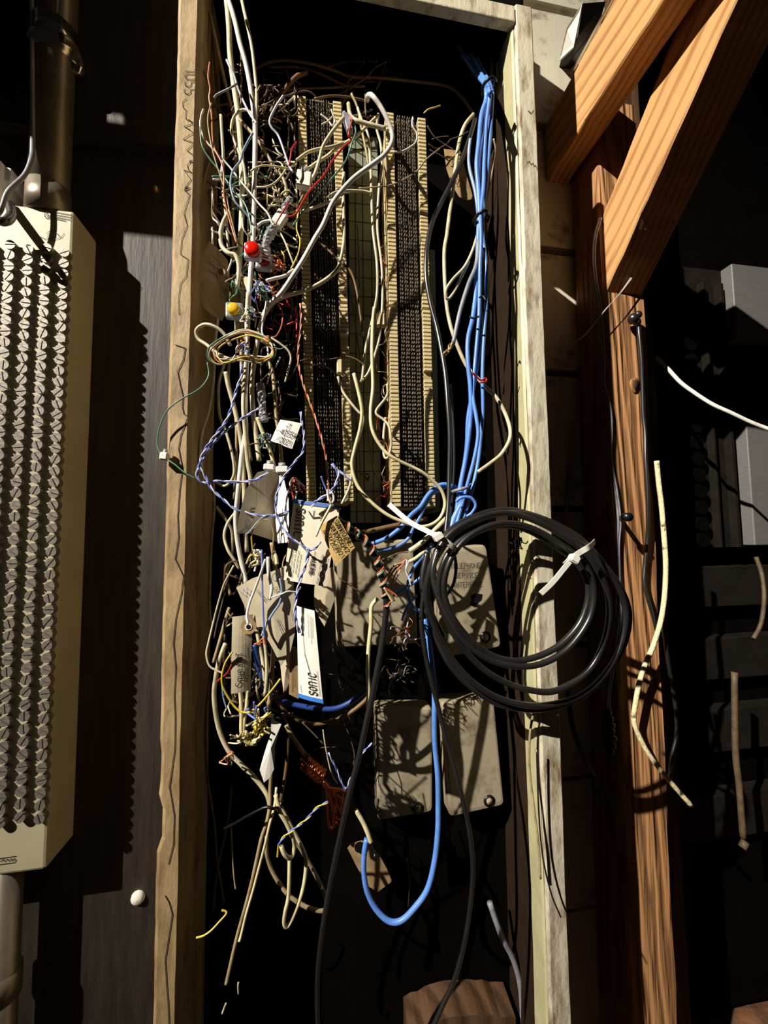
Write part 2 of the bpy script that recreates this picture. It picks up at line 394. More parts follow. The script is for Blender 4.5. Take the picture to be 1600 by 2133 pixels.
# the sage painted inner edge of the right stile, and the dark box side behind it
V, F = stile(.2405, .2445, FRONT + .004, -.071, -.95, .646, SAGE, nz=70)
box('dark_edge', .2407, .2434, -.0705, -.0455, -.95, .60, mat('dark_brown_side', srgb(48, 36, 26), .7, spec=.1), cf)  # dark strip over the deeper part of the sage edge
raw('inner_edge', V, F, SAGE, cf, False)
box('box_side', .2445, .261, -.044, -.001, -.95, .55, mat('dark_brown_side', srgb(48, 36, 26), .7, spec=.1), cf)
box('corner_shade_board', .262, .2675, -.0445, .10, .556, .93, BLACKB, cf)  # added board, placed to shade the siding and the joist end
box('corner_shade_block', .2625, .2675, -.080, -.0446, .6715, .93, BLACKB, cf)  # added block that carries the same shade onto the post top
box('header', -.128, .2430, FRONT - .001, -.089, .645, .667, OLDPAINT, cf, bev=.0015)
box('top_board', -.128, .261, -.0885, 0.0, .657, .667, BLACKB, cf)
box('cap_strip', -.127, .2425, FRONT + .006, .0, .6675, .6705, DARKP, cf)
# scrawl down the left stile
fn = lambda x, y: U(x, y, FRONT - .0006)
lettering(sl, [('1055', 409, 142, -.06, 1, 22)], fn, wd=1.4, name='handwriting')
pl = [(388, 205)]
y = 212
while y < 405:
    pl.append((393 + random.uniform(-13, 12), y)); y += random.choice((-5, 5, 7, 9, 11, 6))
for q in ((395, 405), (383, 445), (390, 470), (378, 500), (376, 530), (392, 540), (388, 575), (376, 590), (372, 620), (373, 655)): pl.append(q)
V, F = ribbons([pl], 1.3, fn); raw('handwriting', V, F, INK, sl, False)
wl = [(365, 718), (386, 725), (382, 748), (370, 775), (375, 800), (381, 825), (380, 850), (383, 862), (392, 868), (377, 905), (372, 935), (380, 975), (374, 1020), (370, 1075), (372, 1120), (365, 1165), (382, 1200), (378, 1235),
      (366, 1290), (361, 1340), (366, 1390), (363, 1450), (365, 1500), (364, 1560), (353, 1640), (363, 1700), (361, 1760), (351, 1800)]
V, F = ribbons([wl], 1.9, fn); raw('pencil_line', V, F, INK, sl, False)
wl2 = [(344, 1866), (352, 1880), (359, 1905), (352, 1950), (344, 2000), (347, 2050), (350, 2090), (352, 2133)]
V, F = ribbons([wl2], 1.9, fn); raw('pencil_line', V, F, INK, sl, False)
fn = lambda x, y: U(x, y, FRONT - .0006)
V, F = ribbons([[(1098, 338), (1103, 336), (1106, 342), (1110, 340), (1113, 346), (1116, 344), (1119, 352)], [(1100, 230), (1106, 236), (1112, 229)]], 1.3, fn)
raw('pencil_line', V, F, INK, sr, False)

# ------------------------------------------------------------------ post, stud, joist and brace at the right
def timber(name, label, cat, x0, x1, y0, y1, zlo, zhi, m, rough=.001, lean=0.0, nz=40):
    bm = bmesh.new(); rows = []
    for j in range(nz + 1):
        z = zlo + (zhi - zlo) * j / nz; s = lean * (1 - j / nz)
        w_ = rough * (math.sin(j * .8) + random.uniform(-.6, .6)); w2 = rough * (math.sin(j * .55 + 2) + random.uniform(-.6, .6))
        b = .003
        rows.append([bm.verts.new(p) for p in ((x0 + b + s + w_, y0, z), (x1 - b + s + w2, y0, z), (x1 + s + w2, y0 + b, z), (x1 + s, y1, z), (x0 + s, y1, z), (x0 + s + w_, y0 + b, z))])
    for r0, r1 in zip(rows[:-1], rows[1:]):
        for k in range(6): bm.faces.new((r0[k], r0[(k + 1) % 6], r1[(k + 1) % 6], r1[k]))
    bm.faces.new(rows[0]); bm.faces.new(list(reversed(rows[-1])))
    o = frombm(name, bm, m); return tag(o, label, cat)
post = timber('wooden_post', 'reddish rough timber post standing right of the cabinet with cords on it', 'post', .459, .537, .029, .094, -.95, .735, REDWOOD, .0012, lean=-.020, nz=60)
timber('wooden_stud', 'narrow dim stud just behind the right edge of the timber post', 'stud', .545, .60, .085, .16, -.95, 1.2, OLDWOOD, .001)
# knot in the post
kc = U(1322, 803, .029)
for i, (rx, rz, dy) in enumerate(((.0085, .013, .0016), (.0055, .0085, .0026))):
    V = [kc + Vector((rx * math.cos(a) * (1 + .1 * math.sin(3 * a)), -dy, rz * math.sin(a))) for a in [k * .3927 for k in range(16)]] + [kc + Vector((0, -dy - .001, 0))]
    V += [v + Vector((0, dy + .002, 0)) for v in V[:16]]
    F = [(k, (k + 1) % 16, 16) for k in range(16)] + [(k, 17 + k, 17 + (k + 1) % 16, (k + 1) % 16) for k in range(16)]
    raw('knot', V, F, OLDWOOD if i else REDWOOD, post)
def beam(name, label, p0, p1, hgt, x0, x1, m):
    """timber running in the YZ plane from p0 to p1 (lower edge), built along its own z axis"""
    d = (p1 - p0); L_ = d.length; d = d / L_
    nrm = Vector((0, -d.z, d.y)); nrm = nrm if nrm.z > 0 else -nrm
    X = Vector((1, 0, 0)); n = 30; V = []; F = []; b = .002
    for j in range(n + 1):
        z = L_ * j / n; e = .0009 * math.sin(j * 1.3) + random.uniform(-.0007, .0007)
        for a, c in ((0, b + e), (b, 0 + e), (x1 - x0 - b, 0 + e), (x1 - x0, b), (x1 - x0, hgt), (0, hgt + e)): V.append((a, c, z))
    for j in range(n):
        for k in range(6): F.append((j * 6 + k, j * 6 + (k + 1) % 6, j * 6 + 6 + (k + 1) % 6, j * 6 + 6 + k))
    F.append(tuple(reversed(range(6)))); F.append(tuple(n * 6 + k for k in range(6)))
    me = bpy.data.meshes.new(name); me.from_pydata(V, [], F); me.update(); me.materials.append(m)
    bm = bmesh.new(); bm.from_mesh(me); bmesh.ops.recalc_face_normals(bm, faces=bm.faces); bm.to_mesh(me); bm.free()
    o = bpy.data.objects.new(name, me); C.objects.link(o)
    mw = Matrix((X, nrm, d)).transposed().to_4x4(); mw.translation = Vector((x0, p0.y, p0.z)); o.matrix_world = mw
    return tag(o, label, 'beam')
beam('floor_joist', 'horizontal fir joist coming forward above the cabinet corner', Vector((0, .098, .645)), Vector((0, -.42, .645)), .105, .409, .451, FIR)
beam('knee_brace', 'pale diagonal fir brace rising forward from the timber post', Vector((0, .0285, .396)), Vector((0, -.342, .739)), .092, .460, .527, FIR)
tag(box('metal_strip', .4065, .409, -.42, .02, .7525, .757, CHROME), 'thin metal strip along the top edge of the horizontal joist', 'strip')
# folded flashing and dark box between cabinet corner and joist
jb = thing('junction_box', 'small dark box with a pale flap tucked under the joist, above the cabinet corner', 'box', U(1190, 132, .08))
q = [(1213, 7, .02), (1181, 57, .05), (1165, 125, .09), (1195, 98, .05)]
V = [U(*a) for a in q]; V += [v + Vector((.002, .002, 0)) for v in V]
raw('flap', V, [(0, 1, 2, 3), (7, 6, 5, 4), (0, 4, 5, 1), (1, 5, 6, 2), (2, 6, 7, 3), (3, 7, 4, 0)], PAPERW, jb, False)
q = [(1214, 7, .03), (1262, 3, .03), (1190, 132, .09), (1168, 127, .09), (1204, 75, .05)]
V = [U(*a) for a in q]; V += [v + Vector((.01, .03, 0)) for v in V]
raw('body', V, [(0, 4, 3, 2, 1), (5, 6, 7, 8, 9), (0, 1, 6, 5), (1, 2, 7, 6), (2, 3, 8, 7), (3, 4, 9, 8), (4, 0, 5, 9)], BLACKM, jb, False)

# ------------------------------------------------------------------ screw terminal block at left
H = .045
zt_, zb_ = .3747, -.3337
tb = thing('screw_terminal_block', 'putty coloured block of slotted screw terminals on the left wall', 'terminal block', (-.33, -.02, zb_))
bm = bmesh.new(); v, f_ = boxvf(-.40, -.2755, -H, 0.0, zb_, zt_); bv = [bm.verts.new(p) for p in v]
for q in f_: bm.faces.new([bv[i] for i in q])
bmesh.ops.bevel(bm, geom=[e for e in bm.edges if min(a.co.y for a in e.verts) < -H + 1e-5], offset=.0028, segments=2, affect='EDGES', profile=.5)
body = frombm('body', bm, PUTTY, tb)
def screwmesh():
    bm = bmesh.new(); R_ = .0052; n = 14
    def prism(pts, y0, y1):
        a = [bm.verts.new((x, y0, z)) for x, z in pts]; b = [bm.verts.new((x, y1, z)) for x, z in pts]; k = len(pts)
        bm.faces.new(a); bm.faces.new(list(reversed(b)))
        for i in range(k): bm.faces.new((a[i], b[i], b[(i + 1) % k], a[(i + 1) % k]))
    prism([(R_ * math.cos(6.2832 * k / n), R_ * math.sin(6.2832 * k / n)) for k in range(n)], -.0046, .001)
    g = .0006
    for s in (1, -1):
        pts = [(R_ * .97 * math.cos(a), s * max(g, R_ * .97 * math.sin(a))) for a in [math.pi * k / 8 for k in range(9)]]
        prism(pts, -.0060, -.0047)
    bmesh.ops.recalc_face_normals(bm, faces=bm.faces)
    me = bpy.data.meshes.new('screw'); bm.to_mesh(me); bm.free(); me.materials.append(SCREWM); return me
sm = screwmesh(); nrow = 50; z0s, z1s = .3205, -.2800
for i in range(nrow):
    for k in range(5):
        x = -.2805 - .0177 * k; z = z0s + (z1s - z0s) * i / (nrow - 1) + random.uniform(-.0004, .0004) + (.0035 if k % 2 else 0)
        place('screw', sm, (x + .0005, -H, z), tb, (0, random.uniform(0, 3.14), 0))
# badge, scribble and embossed script
fn = lambda x, y: U(x, y, -H - .0006)
lettering(tb, [([[(a[0], a[1]) for a in [(0, 0), (10, 1), (19, 2), (27, 3)]], [(8, 3), (26, 5)], [(9, 5), (24, 7)], [(9, 6.6), (20, 8.2)], [(4 + 3 * math.cos(t * .7), 4 + 3 * math.sin(t * .7)) for t in range(10)], [(3, 3), (5, 4), (3.4, 5), (5, 6)]], 91, 438, 1, .06, 14)], fn, wd=1.3, name='badge')
lettering(tb, [([[(0, 6), (3, 7), (6, 8.5), (9, 4), (14, 8), (19, 6.4), (14, 1), (11, 0), (6, 3)], [(14, 1), (20, 6), (22, 2)]], 82, 478, 1, .05, 14)], fn, INKG, wd=1.0, name='pencil_scribble')
lettering(tb, [([[(0, 3), (4, 0), (6, 3), (9, -.5), (11, 2.6), (14, -1), (15, 2), (18, -1.2), (19, 1.2)], [(-3, 7), (18, 4), (20, 1)], [(-3, -.5), (20, -4)]], 0, 1790, 1, 0, 10)], fn, INK, wd=1.3, name='embossed_script')

# conduit above and below the block
def vcyl(name, cx, cy, r, z0, z1, m, parent=None, n=24):
    v, f_ = tubevf([Vector((cx, cy, z0)), Vector((cx, cy, z1))], r, n); return raw(name, v, f_, m, parent)
px_ = U(103, 380, -.03)
cp = thing('conduit', 'vertical metal conduit entering the top of the screw terminal block', 'pipe', (px_.x, -.03, zt_))
vcyl('pipe', px_.x, -.03, .0195, zt_, .95, GALV, cp)
vcyl('collar', px_.x, -.03, .0212, zt_ + .001, zt_ + .034, GALV, cp)
vcyl('coupling', px_.x, -.03, .0235, U(103, 88, -.05).z, U(103, 58, -.05).z + .02, CHROME, cp)
vcyl('coupling_ring', px_.x, -.03, .026, U(103, 78, -.05).z, U(103, 70, -.05).z, CHROME, cp)
bx = U(156, 120, -.03)
sp = thing('pipe_strap', 'bright curved strap screwed beside the conduit coupling', 'strap', U(165, 155, -.03))
v, f_ = tubevf(catmull([U(*a) for a in ((128, 78, -.052), (145, 88, -.045), (156, 105, -.035), (164, 130, -.026), (166, 152, -.02))], 6), .0045, 8); raw('band', v, f_, GALV, sp)
v, f_ = tubevf([U(163, 147, -.03), U(162, 151, -.016)], .006, 10); raw('bolt_head', v, f_, CHROME, sp)
pl_ = U(16, 2060, -.03)
cl = thing('lower_conduit', 'dark conduit dropping below the screw terminal block in the corner', 'pipe', (pl_.x, -.03, zf))
vcyl('pipe', pl_.x - .006, -.03, .014, zf, zb_, GALV, cl); vcyl('coupling', pl_.x - .006, -.03, .0165, U(16, 2075, -.03).z, U(16, 2020, -.03).z, GALV, cl)
wire('curved grey cable sweeping over the top left corner of the terminal block', [(-30, 470, -.06), (0, 441, -.07), (16, 400, -.07), (50, 366, -.06), (64, 335, -.055), (68, 300, -.05), (67, 180, -.05), (66, 60, -.05), (66, -40, -.05)], 9, GREYJ)
wire('black cable stub bent over the terminal block at the left edge', [(-25, 452, -.08), (8, 462, -.085), (24, 448, -.06), (20, 425, -.045)], 17, BLACK)
wp = thing('white_fitting', 'white plastic fitting at the left edge beside the conduit', 'fitting', U(5, 440, -.03))
box('body', U(-20, 0, -.03).x, U(26, 400, -.03).x, -.05, -.005, U(20, 425, -.03).z, U(20, 362, -.03).z, PAPERW, wp, bev=.003)
box('clip', U(22, 400, -.03).x, U(38, 400, -.03).x, -.042, -.012, U(20, 395, -.03).z, U(20, 366, -.03).z, PAPERW, wp, bev=.002)
for px, py, r in ((288, 1868, .0075), (326, 397, .004)):
    c = U(px, py, 0); V = []; F = []
    prof = [(0, -.006), (.6, -.0055), (.9, -.0035), (1, -.001), (1, .001)]
    P = [[c + Vector((r * k * math.cos(a * .5236), y, r * k * math.sin(a * .5236))) for a in range(12)] for k, y in prof]
    V = sum(P, []); F = [(j * 12 + k, j * 12 + (k + 1) % 12, j * 12 + 12 + (k + 1) % 12, j * 12 + 12 + k) for j in range(4) for k in range(12)]
    tag(raw('wall_screw', V, F, PAPERW if r > .005 else BRASS), 'white round screw cap on the dark wall, lower left' if r > .005 else 'small brass screw in the dark wall beside the left stile', 'screw')

# ------------------------------------------------------------------ punch-down blocks
def toothmesh():
    bm = bmesh.new(); v, f_ = boxvf(-.0052, .0052, -.0035, .004, -.00195, .00195); bv = [bm.verts.new(p) for p in v]
    for q in f_: bm.faces.new([bv[i] for i in q])
    bmesh.ops.bevel(bm, geom=[e for e in bm.edges if max(a.co.y for a in e.verts) < 0], offset=.0006, segments=1, affect='EDGES')
    bmesh.ops.recalc_face_normals(bm, faces=bm.faces)
    me = bpy.data.meshes.new('fanning_tooth'); bm.to_mesh(me); bm.free(); me.materials.append(IVORYD); return me
tm = toothmesh()
def punch(label, xa, xb, ztop, zbot, lean_x, missing=()):
    t = thing('punch_down_block', label, 'terminal block', ((xa + xb) / 2, -.02, zbot), 'punch-down blocks on the cabinet back'); t.rotation_euler.y = lean_x
    yb = -.0625; xm = (xa + xb) / 2
    box('base', xa + .003, xb - .003, -.048, 0.0, zbot, ztop, IVORYD, t)
    box('pin_bed', xa + .0108, xb - .0108, yb + .006, -.046, zbot + .001, ztop - .001, DKPLAST, t)
    n = 50; dz = (ztop - zbot) / n
    for s, x in ((0, xa + .0052), (1, xb - .0052)):
        box('fanning_strip', x - .0048, x + .0048, yb + .001, -.047, zbot, ztop, IVORYD, t)
        for i in range(n):
            if (s, i) in missing: continue
            z = ztop - dz * (i + .5)
            place('fanning_tooth', tm, (x, yb + random.uniform(-.0004, .0004), z), t)
    # rows of quick clips: too small and too many to pick apart
    V = []; F = []
    x0, x1 = xa + .0135, xb - .0135
    for i in range(n):
        z = ztop - dz * (i + .5)
        for k in range(4):
            x = x0 + (x1 - x0) * (k + .5) / 4 + random.uniform(-.0004, .0004)
            for sx in (-.0013, .0013):
                v, f_ = boxvf(x + sx - .0004, x + sx + .0004, yb - .002 + random.uniform(-.001, .001), yb + .008, z - .0013, z + .0013); b = len(V)
                V += v; F += [tuple(a + b for a in q) for q in f_]
    tag(raw('quick_clips', V, F, CLIP, t, False), kind='stuff')
    # partition ribs between pin columns
    for k in range(1, 4):
        x = x0 + (x1 - x0) * k / 4
        box('rib', x - .0006, x + .0006, yb + .001, -.047, zbot + .002, ztop - .002, DKPLAST, t)
    return t
YB = -.066
zA, zB, zC = U(665, 203, YB).z, U(670, 628, YB).z, U(690, 1046, YB).z
zA2, zB2, zC2 = U(845, 238, YB).z, U(850, 640, YB).z, U(860, 1056, YB).z
miss = {(1, 8), (1, 9), (1, 10)}
LA, LB = -.0252, -.005
xl = lambda z: -.0140 + (z - .042) * LA
xr = lambda z: .0850 + (z - .037) * LB
punch('upper punch-down block of the left column, half hidden by tangled wires', xl(zB), xl(zB) + .0535, zA, zB + .001, LA)
punch('lower punch-down block of the left column, above the upright business card', xl(zC), xl(zC) + .0535, zB - .001, zC, LA, miss)
punch('upper punch-down block of the right column, below the blue cables', xr(zB2), xr(zB2) + .0520, zA2, zB2 + .001, LB)
punch('lower punch-down block of the right column, beside the black cable', xr(zC2), xr(zC2) + .0525, zB2 - .001, zC2, LB, {(1, 16), (1, 17)})
# green board with ruled cells between the columns
gb = thing('label_board', 'grey-green ruled board between the two columns of punch-down blocks', 'board', (.062, -.004, .03))
gx0, gx1, gz0, gz1 = .040, .080, .02, .56
box('backing', gx0, gx1, -.010, -.001, gz0, gz1, GREENB, gb)
P = []
for z in [gz0 + .014 + .0265 * k for k in range(20)]: P.append([(gx0, z), (gx1, z + .001)])
for x in (.048, .058, .070): P.append([(x, gz0), (x + .001, gz1)])
V, F = ribbons(P, .0011, lambda x, z: Vector((x, -.0105, z))); raw('ruled_lines', V, F, INK, gb, False)
lettering(gb, [([[(0, 0), (8, 1)], [(3, 3), (7, 6), (9, 3), (7, 8)], [(-8, 3), (-4, 5)]], 752, 986, 1, 0, 12)], lambda x, y: U(x, y, -.0108), wd=2, name='handwriting')
box('side_board', .1410, .1480, -.05, -.001, zC2 - .004, zB2 + .09, GREENB, gb)

# ------------------------------------------------------------------ telephone interface boxes
def nid(label, cor, Yf, txt=None, blot=None, hole=None, dep=.025):
    """cor: front-face corners in px TL,TR,BR,BL"""
    P = [U(x, y, Yf) for x, y in cor]; cen = sum(P, Vector()) / 4
    t = thing('interface_box', label, 'box', Vector((cen.x, Yf + dep, min(p.z for p in P))), 'grey telephone interface boxes')
    ring = []
    n = 4
    for i in range(4):
        a, b, c = P[i - 1], P[i], P[(i + 1) % 4]; r = .006
        d1 = (a - b).normalized() * r; d2 = (c - b).normalized() * r
        for k in range(n + 1):
            s = k / n; ring.append(b + d1 * (1 - s) ** 2 + d2 * s ** 2)
    m_ = len(ring); V = []; F = []
    for sc_, y in ((.90, 0), (.96, .0006), (.985, .0025), (1, .006), (1.0, dep)):
        for p in ring: V.append(cen + (p - cen) * (sc_ if sc_ < .95 else sc_) + Vector((0, y, 0)))
    for j in range(4):
        for k in range(m_): F.append((j * m_ + k, j * m_ + (k + 1) % m_, j * m_ + m_ + (k + 1) % m_, j * m_ + m_ + k))
    F.append(tuple(range(m_)))
    raw('cover', V, F, NIDM, t, False)
    if hole:
        h = U(*hole, Yf - .0003); rr = .0072
        v, f_ = tubevf([h + Vector((0, .0004, 0)), h + Vector((0, -.0008, 0))], rr, 18); raw('screw_recess', v, f_, BLACKM, t)
        v, f_ = tubevf([h + Vector((0, .0004, 0)), h + Vector((0, -.0018, 0))], rr * .55, 10); raw('cover_screw', v, f_, NIDM, t)
    if txt: lettering(t, txt, lambda x, y: U(x, y, Yf - .0005), INKG, wd=1.0, name='embossed_lettering')
    if blot:
        V = [U(a, b, Yf - .0006) for a, b in blot]; raw('dark_stain', V, [tuple(range(len(V)))], BLACKM, t, False)
    return t
nid('interface box with raised lettering and a dark stain, inside the cable coil', [(905, 1142), (1014, 1134), (1046, 1350), (925, 1372)], -.045,
    [('TELEPHONE', 938, 1174, 1, -.03, 10), ('SERVICE', 948, 1194, 1, -.03, 10), ('INTERFACE', 944, 1213, 1, -.03, 10)],
    [(981, 1240), (993, 1236), (1005, 1238), (1003, 1249), (996, 1255), (990, 1265), (979, 1260), (983, 1250)], (1011, 1327))
nid('interface box half hidden behind the tags, left of the black coil', [(694, 1132), (862, 1122), (872, 1342), (702, 1352)], -.028,
    [([[(0, 0), (2, .5)], [(4, 0), (6, 0), (6, 2)], [(11, 0), (13, 1)], [(1, 6), (2, 8)], [(5, 6), (6, 8)], [(9, 5), (13, 8)], [(2, 11), (5, 12)], [(6, 11), (8, 13)]], 716, 1215, 1, -.05, 16)], None, None)
nid('lower interface box left of the blue cable, plain worn cover', [(783, 1475), (902, 1474), (902, 1694), (787, 1713)], -.026, None, None, (870, 1683))
nid('lower interface box right of the blue cable, with mottled light on its cover', [(920, 1462), (1030, 1456), (1052, 1680), (938, 1706)], -.034, None, None, (1019, 1668))

# ------------------------------------------------------------------ dark equipment beyond the post
dp = thing('equipment_panel', 'dark metal equipment panel with a grey sheet, parted to imitate shade, at the right edge', 'panel', (1.0, .2, U(1500, 1140, .2).z))
zp = U(1500, 1140, .2).z
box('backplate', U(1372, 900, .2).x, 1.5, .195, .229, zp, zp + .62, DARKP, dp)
for px, wd in ((1476, .006), (1512, .008)):
    x = U(px, 900, .19).x; box('flange', x, x + wd, .180, .196, zp + .0, zp + .58, DARKP, dp, bev=.001)
x = U(1526, 900, .19).x; box('sheet', x + .012, 1.5, .170, .196, zp + .004, U(1560, 872, .17).z, SHEET, dp, bev=.002); box('sheet', x + .004, 1.5, .170, .196, U(1560, 705, .17).z, zp + .62, SHEET, dp, bev=.002)  # one sheet split in two; the dark gap imitates shade across it
for i in range(14):
    p = U(1424 + i * 2.2, 690 + i * 33.5, .193)
    v, f_ = tubevf([p, p + Vector((0, -.016, 0))], .0150, 14); raw('terminal_cap', v, f_, BLACKB, dp, False)
for k, py in enumerate((1180, 1330, 1480, 1660)):
    z = U(1480, py, .2).z
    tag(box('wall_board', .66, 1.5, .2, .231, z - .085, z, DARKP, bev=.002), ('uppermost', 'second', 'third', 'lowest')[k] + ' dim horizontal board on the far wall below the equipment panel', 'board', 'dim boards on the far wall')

# ------------------------------------------------------------------ tags and cards
def printed(t, fn, rows, wd=.004, m=INKG):
    """small print as broken lines in u,v: rows (u0,v0,u1,v1)"""
    P = []
    for u0, v0, u1, v1 in rows:
        k = 0.0
        while k < 1:
            e = min(1, k + random.uniform(.08, .22)); P.append([(u0 + (u1 - u0) * k, v0 + (v1 - v0) * k), (u0 + (u1 - u0) * e, v0 + (v1 - v0) * e)]); k = e + .05
    V, F = ribbons(P, wd, fn); raw('small_print', V, F, m, t, False)
t, f = polytag('paper_tag', 'large curled brown tag hanging by the left stile, upper bundle', 'tag', [(436, 502), (456, 520), (474, 541), (479, 575), (476, 615), (470, 648), (463, 668), (440, 655), (424, 640), (418, 612), (422, 578), (420, 545), (426, 522)], KRAFT, -.108, tilt=(.0006, 0))
lettering(t, [(scribble(9, 1.5, 3), 440, 532, .75, .66, 12), (scribble(9, 1.5, 3), 434, 545, .75, .66, 12), (scribble(7, 1.5, 3), 434, 562, .8, .6, 12)], f, wd=.9)
rl = U(462, 566, -.1085); v, f_ = tubevf([rl, rl + Vector((0, .0012, 0))], .0036, 14); raw('eyelet', v, f_, KRAFT, t, False)
polytag('paper_tag', 'small folded brown tag behind the red button connectors', 'tag', [(482, 570), (502, 572), (517, 588), (512, 612), (496, 634), (484, 662), (476, 640)], KRAFT, -.088)
polytag('paper_tag', 'torn cream paper corner beside the bright white cable', 'tag', [(503, 573), (526, 580), (521, 600), (516, 612)], PAPER, -.105)
t, f = quadtag('paper_tag', 'white torn tag with handwritten number beside the left punch-down column', 'tag', [(584, 874, -.148), (628, 882, -.152), (608, 936, -.152), (564, 917, -.148)], PAPERW, .001, torn=.03)
lettering(t, [('-T', .36, .14, 1, .02, .20), ('405542', .26, .40, 1, .02, .22), ('/2021', .22, .72, 1, .02, .20)], lambda u, v: f(u, v), wd=.022)
V, F = ribbons([[(.0, .5), (1, .52)], [(.45, 0), (.5, 1)]], .012, f); raw('ruled_lines', V, F, INKG, t, False)
t, f = polytag('paper_tag', 'big folded service tag with blue emblem, hung on the main bundle', 'tag', [(536, 984), (560, 978), (582, 990), (597, 1030), (601, 1075), (598, 1131), (575, 1128), (545, 1118), (520, 1110), (493, 1112), (498, 1075), (512, 1020)], PAPER, -.128, tilt=(.00035, -.00006))
lettering(t, [('1UHP', 532, 1056, -.12, 1, 9)], f, wd=1.4)
lettering(t, [([[(0, 0), (0, 60)], [(8, 2), (8, 40)], [(14, 0), (14, 38)], [(22, 4), (22, 30)], [(62, 30), (60, 90)], [(68, 36), (66, 80)]], 534, 1000, 1, 0, 6)], f, INKG, wd=.7, name='small_print')
lettering(t, [([[(6 * math.cos(a * .6), 10 * math.sin(a * .6)) for a in range(11)], [(3, -9), (-2, 0), (2, 9)]], 516, 1092, 1, 0, 6)], f, CARDBLUE, wd=1.1, name='emblem')
t2, f2 = polytag('paper_tag', 'pale folded flap beside the big service tag', 'tag', [(582, 990), (592, 1000), (601, 1040), (602, 1090), (598, 1130), (579, 1132), (574, 1085), (580, 1030)], PAPERW, -.137, tilt=(-.0006, 0))  # same folded tag in paler paper, its light put into the colour
lettering(t2, [([[(0, 0), (-1, 30)], [(5, 2), (4, 26)]], 588, 1060, 1, 0, 6)], f2, CARDBLUE, wd=.8, name='small_print')
# upright business card
t, f = quadtag('business_card', 'upright business card with a blue top band, left of the wrapped cable', 'card', [(612, 1040, -.132), (709, 1053, -.142), (679, 1222, -.142), (591, 1208, -.134)], CARD, .0015)
V = []; F = []
V, F = ribbons([[(i / 10, .026) for i in range(11)]], .046, f); raw('colour_band', V, F, CARDBLUE, t, False)
def vtext(txt, u, v, size, up=False, asp=1.75):
    """text running down (or up) the card; returns polylines in u,v"""
    S, _ = strokes(txt, 1.5); k = size / 6.0; out = []
    for pl in S:
        out.append([((u - b * k) if not up else (u + b * k), (v * asp + a * k) if not up else (v * asp - a * k)) for a, b in pl])
    return out
def asp_fn(f, asp): return lambda u, w_: f(u, w_ / asp)
V, F = ribbons(vtext('SOnIC', .27, .105, .18), .022, asp_fn(f, 1.75)); raw('lettering', V, F, INK, t, False)
printed(t, f, [(.10, .13, .10, .36)], .010)
printed(t, f, [(.13, .58, .12, .92), (.19, .62, .18, .95), (.26, .62, .25, .90), (.32, .66, .31, .94), (.62, .60, .60, .90), (.80, .62, .77, .98), (.86, .66, .83, .96), (.92, .66, .89, .90)], .012)
V, F = ribbons(vtext('AUERB', .66, .68, .10), .016, asp_fn(f, 1.75)); raw('handwriting', V, F, INK, t, False)
V, F = ribbons([[(.36, .13), (.46, .20), (.47, .11)], [(.47, .20), (.62, .18)], [(.66, .10), (.68, .16), (.64, .22), (.70, .28)]], .016, f); raw('pen_mark', V, F, INK, t, False)
# masking-tape flag
t, f = quadtag('tape_flag', 'yellowed masking-tape flag with black handwriting under the wrapped cable', 'label', [(665, 1096, -.148), (702, 1074, -.152), (740, 1140, -.150), (699, 1180, -.148)], TAPE, .0008)
fl = lambda x, y: U(x, y, -.1528)
lettering(t, [('SONIC.NET', 703, 1082, .5, .866, 9.2), ('U42305542', 691, 1089, .5, .866, 9.2), ('12/3/2021', 680, 1100, .5, .866, 9.2)], fl, wd=1.5, name='handwriting')
# lower cluster
t, f = polytag('paper_tag', 'wide crumpled tag with faded blue print across the lower bundle', 'tag', [(492, 1224), (525, 1205), (560, 1193), (597, 1178), (612, 1215), (617, 1272), (614, 1320), (605, 1357), (586, 1388), (570, 1355), (552, 1322), (530, 1300), (512, 1268)], PAPER, -.130)
lettering(t, [([[(0, 0), (26, 60)], [(6, -2), (30, 52)], [(52, -30), (60, 6)], [(57, -32), (64, 2)]], 575, 1290, .6, 0, 6), ([[(0, 0), (20, 26)], [(5, 0), (22, 22)]], 532, 1228, 1, 0, 6), ('OU', 578, 1222, .3, .95, 9)], f, INKG, wd=1.0, name='small_print')
lettering(t, [([[(8 * math.cos(a * .6), 9 * math.sin(a * .6)) for a in range(11)], [(3, -9), (-2, 0), (2, 9)], [(-3, -8), (4, 8)]], 576, 1202, 1, 0, 6)], f, CARDBLUE, wd=1.1, name='emblem')
lettering(t, [([[(0, 0), (4, 8), (8, -2), (12, 8), (16, -3), (18, 4)]], 500, 1232, 1, -.3, 6)], f, CARDBLUE, wd=.9, name='pen_mark')
t, f = quadtag('shipping_tag', 'grey shipping tag with eyelet and handwriting at the lower left of the bundle', 'tag', [(484, 1285, -.136), (527, 1279, -.132), (521, 1438, -.132), (481, 1446, -.138)], PAPER, .0015)
S, _ = strokes('Save.NOT', 1.2); k = .34 / 6
V, F = ribbons([[(.24 + b * k, 3.45 - a * k * .92) for a, b in pl] for pl in S], .035, asp_fn(f, 3.8)); raw('handwriting', V, F, INK, t, False)
V, F = ribbons([[(.62, .80), (.82, .70)], [(.70, .84), (.88, .72)], [(.78, .88), (.9, .80)]], .02, f); raw('pen_mark', V, F, INK, t, False)
printed(t, f, [(.62, .38, .58, .72), (.72, .36, .69, .70), (.80, .4, .78, .66)], .02)
e = U(518, 1305, -.1365)
for r_, mm, dy in ((.0070, KRAFT, 0), (.0032, PAPERW, .0006), (.002, BLACKM, .0009)):
    v, f_ = tubevf([e, e + Vector((0, -.0006 - dy, 0))], r_, 18); raw('eyelet', v, f_, mm, t, False)
